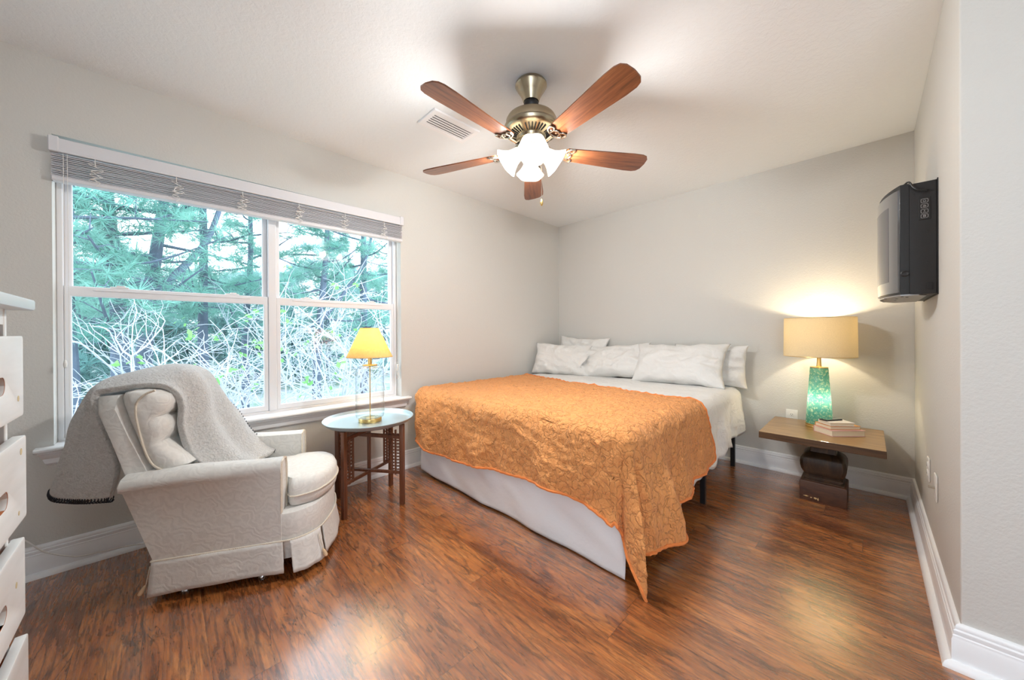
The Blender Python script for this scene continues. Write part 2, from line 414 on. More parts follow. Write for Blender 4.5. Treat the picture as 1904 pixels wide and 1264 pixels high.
bm = B(); box(bm, (XR, YE, 0), (RIGHT, YB, ZC), .006, 3); struct('wall_right', bm, M['wall'], 30)
bm = B(); box(bm, (XL-.16, REAR-.15, 0), (.5, REAR, ZC)); struct('wall_rear_fill_block', bm, M['wall'], 0)  # unseen part-wall added behind the camera to limit the daylight fill
bm = B(); box(bm, (RIGHT, REAR, 0), (RIGHT+.15, YB, ZC)); struct('wall_side_fill_block', bm, M['wall'], 0)  # unseen wall added on the far right to cut daylight fill
# baseboards: moulded profile (distance from wall, height)
PROF = [(0, 0), (.044, 0), (.0435, .008), (.039, .018), (.032, .023), (.022, .024), (.022, .094), (.0195, .099), (.0195, .107), (.016, .110), (.0175, .117), (.0175, .124), (.0125, .128), (.014, .134), (.011, .142), (.005, .146), (0, .146)]
def skirting(name, fa, fb):
    bm = B(); ring_mesh(bm, [[V((*fa(d), z)) for d, z in PROF], [V((*fb(d), z)) for d, z in PROF]]); return struct(name, bm, M['trim'], 40)
skirting('baseboard_left', lambda d: (XL+d, REAR), lambda d: (XL+d, YB-d))
skirting('baseboard_back', lambda d: (XL+d, YB-d), lambda d: (XR-d, YB-d))
skirting('baseboard_right', lambda d: (XR-d, YB-d), lambda d: (XR-d, YE-d))
skirting('baseboard_near', lambda d: (XR-d, YE-d), lambda d: (RIGHT, YE-d))

# ------------------------------------------------------------------ window
win = thing('window_1', 'wide white double window with two pairs of sashes above the armchair', 'window', (XL, .5365, WZ0), kind='structure')
XF = XL-.085                                                        # room-side face of the vinyl frame
bm = B()
frame(bm, 'X', XF-.07, XF, WY0, WY1, WZ0, WZ1, .022, .022, .022, .03)
box(bm, (XF-.07, .520, WZ0+.021), (XF+.006, .566, WZ1-.029), .003, 1)
obj('window_frame', bm, M['vinyl'], win)
for (y0, y1) in ((WY0+.022, .520), (.566, WY1-.022)):
    for nm, xa, xb, za, zb, wd in (('upper_sash', XF-.058, XF-.032, 1.372, WZ1-.03, .026), ('lower_sash', XF-.03, XF-.002, WZ0+.022, 1.405, .024)):
        bm = B(); bt = .034 if nm == 'lower_sash' else .036; tp = .052 if nm == 'lower_sash' else .03
        frame(bm, 'X', xa, xb, y0+.0008, y1-.0008, za+.0005, zb, wd, wd, bt, tp)
        if nm == 'lower_sash':                                       # lift rail groove and ledge
            box(bm, (xb, y0+.1, zb-.020), (xb+.006, y1-.1, zb-.013), .001, 1)
        s = obj(nm, bm, M['vinyl'], win)
        bm = B(); xm = (xa+xb)/2; box(bm, (xm-.002, y0+wd-.004, za+bt-.004), (xm+.002, y1-wd+.004, zb-tp+.004))
        obj('pane', bm, M['pane'], s, smooth=0)
        if nm == 'lower_sash':
            for q in (.22, .78):
                yy = y0+(y1-y0)*q; bm = B(); box(bm, (xa-.002, yy-.035, zb), (xb-.004, yy+.035, zb+.009), .003, 2); box(bm, (xa+.002, yy-.012, zb+.008), (xb-.006, yy+.022, zb+.016), .003, 2)
                obj('sash_lock', bm, M['vinyl'], s)
bm = B()                                                             # stool with moulded apron
sp = [(-.09, -.012), (.050, -.012), (.056, -.006), (.056, .002), (.050, .008), (-.09, .008)]
ring_mesh(bm, [[V((XL+x, WY0-.054, WZ0+z)) for x, z in sp], [V((XL+x, WY1+.066, WZ0+z)) for x, z in sp]])
ap = [(0, -.012), (.042, -.012), (.042, -.02), (.030, -.03), (.026, -.042), (.018, -.05), (.016, -.072), (.008, -.080), (0, -.080)]
ring_mesh(bm, [[V((XL+x, WY0-.050+abs(z)*.35, WZ0+z)) for x, z in ap], [V((XL+x, WY1+.060-abs(z)*.35, WZ0+z)) for x, z in ap]])
obj('window_sill', bm, M['trim'], win)

# ------------------------------------------------------------------ blind
YA, YZ = WY0-.003, WY1+.008
tilt = lambda y: (y-YA)/(YZ-YA)*.020
bl = thing('window_blind', 'white slatted blind drawn up to the top of the double window', 'blind', (XL+.02, .53, 1.9))
bm = B()
def tbox(bm, lo, hi, bev=.002, sag=0):
    n0 = len(bm.verts); box(bm, lo, hi, bev, 1); bm.verts.ensure_lookup_table()
    for v in bm.verts[n0:]: v.co.z += tilt(v.co.y)
tbox(bm, (XL+.002, YA, 2.045), (XL+.042, YZ, 2.108), .004)
tbox(bm, (XL+.036, YA, 2.040), (XL+.046, YZ, 2.050), .002)
obj('valance', bm, M['blind'], bl)
for y in (YA+.014, YZ-.016):
    bm = B(); tbox(bm, (XL-.0, y-.017, 2.040), (XL+.047, y+.017, 2.114), .004); obj('valance_end_clip', bm, M['blind'], bl)
rng = random.Random(4)
bm = B()
for k in range(14):
    z = 2.034-k*.0078; dx = (0, .004, -.003, .006, .001, -.004, .003, .007, .0, -.003, .005, .002, -.002, .004)[k]; n0 = len(bm.verts)
    box(bm, (XL-.022+dx, YA+.004, z-.0016), (XL+.026+dx, YZ-.004, z+.0016), .0008, 1); bm.verts.ensure_lookup_table()
    for v in bm.verts[n0:]: v.co.z += tilt(v.co.y) + (v.co.x-XL)*-.10*(k > 2)
obj('slats', bm, M['blind'], bl, smooth=0)
bm = B(); tbox(bm, (XL-.024, YA+.004, 1.906), (XL+.030, YZ-.004, 1.928), .004); obj('bottom_rail', bm, M['blind'], bl)
for y in (-.235, .065, .368, .68, .985, 1.29):
    bm = B(); pts = []; x0 = XL+.036
    pts = [(x0, y, 2.05+tilt(y)), (x0+.003, y, 2.01+tilt(y))]
    for q in range(26):
        a = q*.9+rng.random()*.8; zz = 2.005-q*.0036
        pts.append((x0+.004*math.sin(a*2.1)+.006, y+rng.uniform(.014, .034)*math.cos(a*1.7)*(1 if q % 5 else .2), zz+.014*math.sin(a)+tilt(y)))
    tube(bm, spline(pts, 3), .0017, 5); obj('ladder_cord', bm, M['cordw'], bl)
bm = B()
for yy in (WY0+.040, WY0+.052):
    tube(bm, [(XL+.034, yy, 2.04), (XL+.0345, yy+.002, 1.5), (XL+.034, yy+.001, 1.02 if yy < WY0+.045 else .80)], .0011, 5)
lc = obj('lift_cord', bm, M['cordw'], bl)
bm = B(); lathe(bm, [(.001, 0), (.006, .004), (.007, .02), (.0045, .036), (.001, .04)], (XL+.034, WY0+.041, .99), 12); obj('cord_tassel', bm, M['plate'], lc)
bm = B(); yk = WY1-.022; pts = []
tube(bm, [(XL-.015, yk, 2.05), (XL-.016, yk+.002, 1.5), (XL-.018, yk+.002, .90)], .0011, 5)
for q in range(30):
    a = q*1.15; pts.append((XL-.022+.006*math.sin(a*1.3), yk-.006+.022*math.cos(a), .865+.045*math.sin(a*.93)-q*.002))
tube(bm, spline(pts, 3), .0013, 5); tube(bm, [(XL-.02, yk, .86), (XL-.02, yk+.004, .76)], .0012, 5)
cc = obj('lift_cord', bm, M['cordw'], bl)
bm = B(); box(bm, (XL-.030, yk-.008, .835), (XL-.012, yk+.003, .890), .003, 2); obj('cord_cleat', bm, M['plate'], cc)

# ------------------------------------------------------------------ ceiling vent
vt = thing('ceiling_vent', 'white louvred air vent on the ceiling beside the fan', 'air vent', (-1.93, 1.35, ZC))
vx0, vx1, vy0, vy1 = -2.03, -1.83, 1.172, 1.525
bm = B(); zt, zb = ZC-.0005, ZC-.012
frame(bm, 'Z', zt, zb, vx0, vx1, vy0, vy1, .034, .034, .032, .032)
obj('vent_frame', bm, M['trim'], vt)
bm = B(); box(bm, (vx0+.03, vy0+.03, zt-.0015), (vx1-.03, vy1-.03, zt)); obj('duct_shade_plate', bm, M['gap_shade'], vt)  # solid dark plate, painted as the shade inside the duct
for k in range(6):
    x = vx0+.045+k*.0225; bm = B()
    box(bm, (-.0075, vy0+.03, -.001), (.0075, vy1-.03, .001), 0, 1, Matrix.Translation((x, 0, ZC-.009)) @ Matrix.Rotation(math.radians(6), 4, 'Y'))
    obj('louvre', bm, M['trim'], vt, smooth=0)

# ------------------------------------------------------------------ ceiling fan
FX, FY = -1.290, 1.435; FO = V((FX, FY, ZC))
fan = thing('ceiling_fan', 'antique brass ceiling fan with five walnut blades and lit frosted lights', 'ceiling fan', FO)
Z = lambda z: (FX, FY, z)
bm = B(); lathe(bm, [(.0, 2.505), (.080, 2.505), (.085, 2.498), (.086, 2.488), (.080, 2.480), (.078, 2.474), (.062, 2.450), (.052, 2.432), (.045, 2.412), (.042, 2.404), (.0, 2.404)], (FX, FY, 0), 48); obj('canopy', bm, M['brass'], fan)
bm = B(); lathe(bm, [(0, 2.404), (.036, 2.404), (.040, 2.396), (.040, 2.376), (.034, 2.366), (.036, 2.360), (.03, 2.332), (0, 2.332)], (FX, FY, 0), 36); obj('coupling', bm, M['black'], fan)
bm = B(); lathe(bm, [(0, 2.333), (.078, 2.333), (.110, 2.326), (.130, 2.312), (.137, 2.298), (.138, 2.270), (.146, 2.265), (.150, 2.256), (.147, 2.246), (.144, 2.240), (.128, 2.230), (.072, 2.212), (.066, 2.200), (.0, 2.200)], (FX, FY, 0), 64)
mot = obj('motor_housing', bm, M['brass'], fan)
bm = B()
for k in range(40):
    a = 2*PI*k/40
    if (k % 8) in (0,): continue
    m = Matrix.Translation((FX, FY, 2.2195)) @ Matrix.Rotation(a, 4, 'Z') @ Matrix.Translation((.100, 0, 0)) @ Matrix.Rotation(-.24, 4, 'Y')
    box(bm, (-.021, -.0026, -.003), (.021, .0026, .003), .001, 1, m)
obj('vent_slots', bm, M['gap_shade'], mot)  # dark bars on the housing, coloured as the shade inside the vents
bm = B(); lathe(bm, [(0, 2.202), (.060, 2.202), (.060, 2.190), (.052, 2.184), (.054, 2.180), (.056, 2.122), (.050, 2.112), (.036, 2.102), (0, 2.098)], (FX, FY, 0), 40); obj('switch_housing', bm, M['brass'], fan)
# blade built along local +X
BL0, BL1, BZ = .200, .690, 2.138
def blade_outline():
    r = [(BL0, -.046), (BL0+.1, -.052), (BL1-.10, -.069), (BL1-.045, -.068), (BL1-.02, -.060), (BL1-.005, -.040), (BL1, 0)]
    up = [(x, -y) for x, y in reversed(r[:-1])]
    p = r+up; p += [(BL0-.012, .030), (BL0-.014, -.030)]
    return p
bmb = B(); prism(bmb, blade_outline(), Matrix.Identity(4), .006)
pitch = math.radians(-12)
blades = []
PH = -.235
mb = Matrix.Translation((0, 0, BZ-ZC)) @ Matrix.Rotation(pitch, 4, 'X')
bmesh.ops.transform(bmb, matrix=mb, verts=bmb.verts[:])
bmi = B()                                                            # blade iron: arm and open scroll under the blade root
def bp(x, y, z=-.004): return mb @ V((x, y, z))
tube(bmi, [V((.052, 0, 2.188-ZC)), V((.085, 0, 2.178-ZC)), V((.135, 0, BZ-ZC-.006)), bp(.185, 0)], [.010, .009, .008, .008], 8)
arc = [bp(.232, -.050), bp(.205, -.044), bp(.19, -.02), bp(.186, 0), bp(.19, .02), bp(.205, .044), bp(.232, .050)]
tube(bmi, spline(arc, 4), .0048, 6)
tube(bmi, spline([bp(.234, -.050), bp(.236, -.030), bp(.222, -.016), bp(.228, 0), bp(.222, .016), bp(.236, .030), bp(.234, .050)], 4), .0042, 6)
for y in (-.022, .022): tube(bmi, [bp(.191, y), bp(.226, y*.8)], .004, 6)
for y in (-.03, 0, .03): cyl(bmi, bp(.214, y, -.008), bp(.214, y, 0), .005, .005, 10)
b0 = obj('blade', bmb, M['blade'], fan, local=True, smooth=30); i0 = obj('blade_iron', bmi, M['nickel'], b0, local=True)
b0.rotation_euler.z = PH
for k in range(1, 5):
    b = copy_tree(b0, fan); b.rotation_euler.z = PH+k*2*PI/5
# light kit: four bells
FANANG = math.atan2(-FY, -FX)
for k in range(4):
    a = FANANG+.06+k*PI/2; h = V((math.cos(a), math.sin(a), 0)); ax = (h*math.sin(math.radians(52))+V((0, 0, -1))*math.cos(math.radians(52))).normalized()
    p = V((FX, FY, 2.152))+h*.036; q = p+ax*.012
    bm = B(); tube(bm, [V((FX, FY, 2.162))+h*.022, p, q], [.013, .013, .02], 12); lathe(bm, [(.022, 0), (.026, .004), (.026, .022), (.02, .026)], q-ax*.006, 24, ax, cap=True)
    fit = obj('lamp_holder', bm, M['brass'], fan)
    bm = B()
    lathe(bm, [(.020, .0), (.029, .005), (.036, .016), (.038, .036), (.044, .058), (.056, .080), (.071, .098), (.078, .106), (.077, .108)], q+ax*.012, 36, ax, wave=lambda an, z: (.035*math.cos(6*an)*max(0, (z-.055)/.045)))
    sh = obj('glass_shade', bm, M['frost'], fan); mods(sh, .003)
    bm = B(); c = q+ax*.060; lathe(bm, [(.001, -.042), (.012, -.040), (.013, -.02), (.022, .0), (.026, .016), (.020, .034), (.010, .042), (.001, .044)], c, 20, ax); obj('bulb', bm, M['bulb'], sh)
    L = bpy.data.lights.new('fan_bulb_light', 'POINT'); L.energy = FAN_W; L.color = (1, .98, .955); L.shadow_soft_size = .03
    lo = bpy.data.objects.new('fan_bulb_light', L); col.objects.link(lo); lo.location = q+ax*.112-FO; lo.parent = fan
bm = B(); cx, cy_ = FX+.045, FY+.03
tube(bm, [(cx-.01, cy_-.006, 2.13), (cx, cy_, 2.11), (cx, cy_, 1.872)], .0013, 6)
ch = obj('pull_chain', bm, M['nickel'], fan)
bm = B(); lathe(bm, [(.001, 0), (.004, .002), (.0085, .012), (.0085, .018), (.005, .032), (.0015, .038)], (cx, cy_, 1.836), 16); obj('pull_fob', bm, M['brass_pol'], ch)

# ------------------------------------------------------------------ bed
bed = thing('bed', 'king size bed on a black metal frame in the corner under the orange quilt', 'bed', (-1.73, 2.57, 0))
BX0, BX1, BY0, BY1, BZT = -2.70, -.765, 1.505, 3.585, .655
bm = B(); box(bm, (BX0+.01, BY0+.015, .375), (BX1-.012, BY1, BZT), .05, 4); obj('mattress', bm, M['linen'], bed)
bm = B()
for a, b in (((BX0+.03, BY0+.08), (BX0+.06, BY1)), ((BX1-.07, BY0+.08), (BX1-.04, BY1)), ((BX0+.03, BY0+.08), (BX1-.04, BY0+.11)), ((BX0+.03, BY1-.03), (BX1-.04, BY1)), ((-1.75, BY0+.08), (-1.72, BY1)), ((BX0+.03, 2.56), (BX1-.04, 2.59))): box(bm, (*a, .340), (*b, .375))
obj('frame', bm, M['dark_metal'], bed)
for x, y in ((-.822, 3.470), (-.785, 2.575), (-.83, 1.66), (-2.65, 3.47), (-2.65, 2.575), (-2.65, 1.66)):
    bm = B(); box(bm, (x-.016, y-.016, 0), (x+.016, y+.016, .342), .002, 1); obj('leg', bm, M['dark_metal'], bed)
def prof(t, r):
    if t <= 0: return t, 0.
    if t < r*PI/2: return r*math.sin(t/r), r*(1-math.cos(t/r))
    return r, r+(t-r*PI/2)
# bed skirt: one hanging panel along the foot
def skf(u, v):
    x = BX0+.015+u*(-.797-BX0-.015); z = .375-v*(.370-.018*(1-u)**2)
    y = BY0+.026 + .10*(1-u)*(1-u)*0 + v*(.005*math.sin(u*9+.5)+.006*math.sin(u*23+1)) + .010*v*nz((x, z, 0), 4, 2) + .010*nz((x*1.0, z*2.2+x, 1), 5, 5) - .010*v
    if u < .03: x -= .0; y += (.03-u)*1.5
    return V((x, y, z))
bm = B(); grid(bm, skf, 110, 22)
bs = obj('bed_skirt', bm, M['bskirt'], origin=(-1.73, BY0, 0)); mods(bs, .003); tag(bs, 'plain white bed skirt hanging to the floor at the foot of the bed', 'bed skirt')
# white duvet sheet
SR = .07
def sheet_f(u, v):
    y = 1.56+v*(3.50-1.56)
    amax = lerp([1.56, 1.9, 2.2, 2.5, 2.8, 3.0, 3.2, 3.4, 3.5], [.60, .62, .545, .50, .485, .44, .41, .385, .36], y) + .012*math.sin(y*31)
    a = -(BX1-SR-BX0-.02)+u*((BX1-SR-BX0-.02)+amax)
    o, d = prof(a, SR); x = BX1-SR+o; z = BZT+.018-d
    hang = sstep(.02, .35, d)
    x += (hang*(.018+.016*math.sin(y*17+2*z)+.010*math.sin(y*41+1.3)) + hang*.016*nz((y, z, 0), 9, 3)+hang*.010*nz((y*1.5, z, 0), 20, 6))*sstep(2.5, 2.85, y)
    flat = 1-sstep(0, .03, d)
    z += flat*(.009*nz((x*1.4, y*3, 0), 4, 8)+.006*nz((x, y*1.5, 0), 12, 4)+.006)
    if y > 3.1: x += hang*.02*(y-3.1)/.4
    return V((x, y, z))
bm = B(); grid(bm, sheet_f, 120, 80)
sh = obj('duvet', bm, M['linen'], origin=(-1.73, 2.5, BZT)); mods(sh, .006); tag(sh, 'crumpled white duvet spread below the pillows and hanging down the right side', 'duvet')
# orange quilt
QR = .085; QZ = BZT+.040
xs_h = [-2.72, -2.60, -2.37, -1.96, -1.58, -1.28, -1.10, -.94, -.86]; zs_h = [.30, .265, .222, .255, .295, .318, .306, .285, .262]
WLEFT = .20
def quilt_pos(a, b, cl):
    """a: beyond the right edge, b: beyond the foot edge, cl: beyond the left edge (each negative on top)"""
    cornerx = BX1+.012-QR; cornery = BY0-.012+QR; leftx = BX0-.012+QR
    if cl > 0:
        if b > 0:
            rho = math.hypot(cl*.8, b); ph = math.atan2(b, cl*.8); o, d = prof(rho, QR)
            return V((leftx-o*math.cos(ph), cornery-o*math.sin(ph), QZ-min(d, .5))), d, 3
        o, d = prof(cl, QR); return V((leftx-o*.9, cornery-b, QZ-d)), d, 2
    if a > 0 and b > 0:
        rho = math.hypot(a, b); ph = math.degrees(math.atan2(b, a)); o, d = prof(rho, QR)
        hg = sstep(.03, .55, d)
        o += hg*(lerp([0, 10, 24, 42, 64, 80, 90], [.085, .045, -.045, .115, -.030, .006, 0.0], ph))
        pr = math.radians(lerp([0, 24, 42, 64, 90], [0, 20, 34, 66, 90], ph))
        return V((cornerx+o*math.cos(pr), cornery-o*math.sin(pr), QZ-d)), d, 1
    if a > 0:
        o, d = prof(a, QR); hg = sstep(.03, .5, d); y = cornery-b; dy = y-cornery
        o += hg*(.02+.125*math.exp(-((dy-.17)/.10)**2)-.03*math.exp(-((dy-.36)/.08)**2)+.03*math.exp(-((dy-.52)/.08)**2)-.015*math.exp(-((dy-.68)/.07)**2)+.015*math.exp(-((dy-.82)/.09)**2)) 
        o += hg*.045*math.exp(-(dy/.07)**2)
        return V((cornerx+o, y, QZ-d)), d, 1
    if b > 0:
        o, d = prof(b, QR); hg = sstep(.03, .4, d); x = cornerx+a
        o += hg*(.012*math.sin(x*9.5+1)+.009*math.sin(x*21+2.2)+.012)*min(1, (-a)/.08)
        return V((x, cornery-o, QZ-d)), d, 0
    return V((cornerx+a, cornery-b, QZ)), 0, 0
AL = (BX1+.012-QR)-(BX0-.012+QR)
def quilt_f(u, v):
    Ltot = WLEFT+AL
    # v: 0 at the pillow-side edge, 1 at the hem of the foot drop
    vb = v
    a0 = -Ltot
    y_r = 2.55-vb*1.0
    amax = lerp([1.45, 1.6, 1.9, 2.1, 2.3, 2.6], [.60, .60, .59, .54, .475, .46], y_r)
    a = a0+u*(amax-a0)
    x = BX1+.012-QR+min(a, 0)
    ytop = lerp([-2.72, -2.59, -1.92, -1.25, -.93, -.80, -.70], [2.83, 2.80, 2.65, 2.555, 2.525, 2.53, 2.56], x) + .13*sstep(.05, .45, a)
    ytop += .008*math.sin(x*7)
    bmin = -(ytop-(BY0-.012+QR))
    hemz = lerp(xs_h, zs_h, max(-2.72, x))
    bmax = QZ-hemz+(PI/2-1)*QR + lerp([-.06, .0, .1, .3, .6], [0, .015, .03, .0, 0.0], a)
    if a > 0: bmax = lerp([0, .1, .4, .585], [.475, .485, .50, .50], a)
    b = bmin+vb*(bmax-bmin)
    cl = -(a+AL)
    p, d, reg = quilt_pos(a, b, cl)
    am = .007 if d < .02 else .014
    n1 = nz(p, 7, 1)*am + nz(p, 17, 2)*.006 + nz(p, 34, 5)*.004 + (1-abs(nz((p.x*1.0+.3*p.y, p.y*1.3, p.z), 15, 9)))**5*.007 + nz((p.x*1.2, p.y*6, p.z*2), 4, 3)*.004
    if d < .03: p.z += n1+.003
    else:
        if reg == 1: p += V((.8, -.5, 0))*n1
        else: p += V((0, -1, 0))*n1
    return p
bm = B(); vg = grid(bm, quilt_f, 260, 180); edge = [v.co.copy() for v in [vg[i][180] for i in range(261)]]; redge = [vg[260][j].co.copy() for j in range(181)]; tedge = [vg[i][0].co.copy() for i in range(261)]
QO = (-1.7, 2.0, .68)
qt = obj('quilt', bm, M['quilt'], origin=QO, smooth=180); mods(qt, .012); tag(qt, 'orange stitched quilt spread across the lower half of the bed, corner trailing to the floor', 'quilt')
bm = B(); tube(bm, edge, .008, 6); tube(bm, redge, .008, 6); tube(bm, tedge, .007, 6); obj('binding', bm, M['binding'], qt)

# pillows
def pillow(label, c, wid, hei, thk, yaw=0, lean=60, roll=0, seed=0, ear=.03, mat='pillow'):
    """standing pillow: width along X turned by yaw, leaning back by lean degrees from flat"""
    n = 60; bm = B(); front = []; back = []
    for side, store in ((1, front), (-1, back)):
        for i in range(n+1):
            row = []
            for j in range(n+1):
                a = 2*i/n-1; b = 2*j/n-1
                e = (1-abs(a)**2.6)*(1-abs(b)**2.6); e = max(e, 0)**.48
                px = a*wid/2*(1-.05*(1-b*b)*abs(a)**3 + ear*abs(a*b)**3); py = b*hei/2*(1-.08*(1-a*a)*abs(b)**3 + ear*abs(a*b)**3)
                zz = side*thk/2*e*(1-.18*b)
                fr = 1 if side > 0 else .5
                rad = math.hypot(a, b); an = math.atan2(b, a)
                zz += side*e*fr*(.030*nz((px, py, seed), 4.5, seed)+.022*nz((px*1.0, py*2, seed), 10, seed+2)+.016*(1-abs(nz((px*1.3+py, py*1.6-px*.5, seed), 6, seed+8)))**4+.010*abs(nz((px+py*.6, py, seed), 9, seed+5))) + fr*.018*math.sin(an*8+seed*2+2*math.sin(an*3))*sstep(.45, 1.0, rad)*e
                px += .010*nz((b*2, seed, 0), 1)*abs(a)**4; py += .016*nz((a*3, seed, 3), 1)*abs(b)**4
                row.append((px, py, zz))
            store.append(row)
    my = Matrix.Rotation(yaw, 4, 'Z'); mr = Matrix.Rotation(math.radians(lean), 4, 'X'); mo = Matrix.Rotation(math.radians(roll), 4, 'Z')
    m = Matrix.Translation(c) @ my @ mr @ mo
    vf = [[bm.verts.new(m @ V(p)) for p in r] for r in front]
    vb = [[(vf[i][j] if i in (0, n) or j in (0, n) else bm.verts.new(m @ V(back[i][j]))) for j in range(n+1)] for i in range(n+1)]
    for g in (vf, vb):
        for i in range(n):
            for j in range(n):
                try: bm.faces.new((g[i][j], g[i+1][j], g[i+1][j+1], g[i][j+1]))
                except ValueError: pass
    o = obj('pillow', bm, M[mat], origin=c, smooth=180)
    tag(o, label, 'pillow', 'white pillows at the head of the bed'); return o
p1 = pillow('plump white pillow by the left wall, its open pillowcase end folded toward the middle', (-2.465, 3.235, .845), .64, .37, .19, math.radians(24), 66, -3, 1)
def flap(u, v):
    a = at('Y', 3.285, 1046, 650).lerp(at('Y', 3.29, 1098, 656), u); b = at('Y', 3.20, 1050, 694).lerp(at('Y', 3.245, 1079, 691), u); p = a.lerp(b, v)
    return p+V((0, -.022*math.sin(v*9+u*2)*(.3+.7*u)-.05*math.sin(PI*v)*(1-.5*u), .012*math.sin(u*7)*v))
bm = B(); grid(bm, flap, 14, 18); mods(obj('pillowcase_hem', bm, M['pillow'], p1, smooth=180), .004)
pillow('white pillow in the middle of the front row with one peaked upper corner', (-1.925, 3.40, .842), .74, .37, .17, math.radians(4), 62, 5, 2, ear=.07)
pillow('widest white pillow, standing at the right of the front row', (-1.245, 3.37, .855), .80, .40, .18, math.radians(-2), 62, 1, 3, ear=.05)
pillow('white pillow mostly hidden behind the right end of the front row', (-1.02, 3.515, .85), .60, .36, .13, math.radians(-3), 84, 0, 4)
pillow('rumpled white pillow poking up in the corner behind the left pillow', (-2.38, 3.50, .905), .62, .38, .14, math.radians(3), 72, -2, 5, ear=.08)
pillow('white pillow showing as a low strip behind the peaked middle pillow', (-1.80, 3.53, .84), .70, .32, .11, 0, 80, 0, 6)

# ------------------------------------------------------------------ nightstand and what stands on it
NX0, NX1, NY0, NY1, NZ = -.545, .072, 2.965, 3.585, .453
ns = thing('nightstand', 'square wooden pedestal nightstand with a chunky carved dark base', 'nightstand', (-.22, 3.25, 0))
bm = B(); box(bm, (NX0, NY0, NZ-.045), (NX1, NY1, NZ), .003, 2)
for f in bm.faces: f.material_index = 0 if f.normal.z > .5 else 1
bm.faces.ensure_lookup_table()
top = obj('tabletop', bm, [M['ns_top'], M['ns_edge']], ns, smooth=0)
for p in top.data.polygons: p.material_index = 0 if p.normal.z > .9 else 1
def sqlathe(bm, prof, c, ch=.0):
    rings = []
    for r, z in prof:
        k = r*ch if not isinstance(ch, (list, tuple)) else r*.0
        pts = [(r-k, -r), (r, -r+k), (r, r-k), (r-k, r), (-r+k, r), (-r, r-k), (-r, -r+k), (-r+k, -r)] if k else [(r, -r), (r, r), (-r, r), (-r, -r)]
        rings.append([V((c[0]+x, c[1]+y, z)) for x, y in pts])
    ring_mesh(bm, rings)
PC = (-.220, 3.247)
bm = B(); sqlathe(bm, [(.119, 0), (.120, .004), (.120, .120), (.116, .127), (.106, .131)], PC, .02); pb = obj('plinth', bm, M['ns_base'], ns)
bm = B(); sqlathe(bm, [(.106, .130), (.106, .138), (.094, .141), (.094, .149), (.100, .152), (.100, .160), (.090, .164), (.090, .170)], PC, .03); obj('moulding', bm, M['ns_ped'], ns)
bm = B(); sqlathe(bm, [(.092, .168), (.104, .185), (.113, .205), (.118, .230), (.119, .255), (.116, .278), (.106, .298), (.090, .312), (.072, .322)], PC, .16); obj('baluster', bm, M['ns_ped'], ns)
bm = B(); sqlathe(bm, [(.068, .318), (.066, .345), (.066, .36), (.070, .40), (.074, .4085)], PC, .04); obj('neck', bm, M['ns_ped'], ns)
rng = random.Random(9)
for (s0, wd, ht, zc) in ((.012, .030, .008, .026), (.046, .012, .006, .022), (.066, .018, .016, .022), (.083, .010, .020, .019)):
    bm = B(); poly = []
    for k in range(11):
        a = 2*PI*k/11; rr = rng.uniform(.6, 1.15); poly.append((math.cos(a)*wd/2*rr, math.sin(a)*ht/2*rr))
    m = Matrix.Translation((PC[0]-.119+.008+s0+wd/2, PC[1]-.1212, zc)) @ Matrix.Rotation(PI/2, 4, 'X')
    prism(bm, poly, m, -.0012); obj('chipped_patch', bm, M['chip'], pb, smooth=0)
# green lamp
GX, GY = -.256, 3.405
gl = thing('table_lamp', 'lit table lamp with a speckled green glass base and wide tan drum shade', 'lamp', (GX, GY, NZ))
bm = B(); lathe(bm, [(0, NZ), (.080, NZ), (.081, NZ+.008), (.079, NZ+.014), (.081, NZ+.020), (.080, NZ+.026), (.0, NZ+.026)], (GX, GY, 0), 48); obj('foot', bm, M['brass_pol'], gl)
bm = B(); lathe(bm, [(.076, NZ+.026), (.077, NZ+.03), (.052, .880), (.050, .884), (.0, .884)], (GX, GY, 0), 48); obj('base', bm, M['mosaic'], gl)
bm = B(); lathe(bm, [(0, .884), (.052, .884), (.052, .890), (.016, .893), (.014, .90), (.0125, .94), (.0125, .985), (.016, .99), (.016, 1.04), (0, 1.04)], (GX, GY, 0), 32); obj('neck', bm, M['brass_pol'], gl)
bm = B(); lathe(bm, [(.205, .966), (.2045, .966), (.2015, 1.248), (.202, 1.248)], (GX, GY, 0), 72); s = obj('lamp_shade', bm, M['shade_tan'], gl, smooth=60); mods(s, .002)
bm = B()
for zz, rr in ((.968, .2045), (1.246, .2015)):
    bm = B(); tube(bm, [(GX+rr*math.cos(k*PI/36), GY+rr*math.sin(k*PI/36), zz) for k in range(73)], .0022, 6); obj('shade_rim', bm, M['brass_pol'], s)
bm = B()
for k in range(3): tube(bm, [(GX, GY, 1.225), (GX+.2*math.cos(k*2.09), GY+.2*math.sin(k*2.09), 1.24)], .0018, 6)
obj('shade_wire', bm, M['brass_pol'], s)
bm = B(); lathe(bm, [(.001, 1.04), (.014, 1.042), (.016, 1.06), (.028, 1.085), (.030, 1.105), (.022, 1.125), (.001, 1.135)], (GX, GY, 0), 20); obj('bulb', bm, M['bulb'], gl)
def point(name, loc, watt, colr, rad, parent):
    L = bpy.data.lights.new(name, 'POINT'); L.energy = watt; L.color = colr; L.shadow_soft_size = rad
    o = bpy.data.objects.new(name, L); col.objects.link(o); o.parent = parent; o.location = V(loc)-ORG[parent.name]; return o
point('drum_lamp_light', (GX, GY, 1.17), GREEN_W, (1, .84, .60), .025, gl)
point('drum_lamp_glow', (GX-.0, GY-.0, .66), GLOW_W, (1, .95, .8), .012, gl)
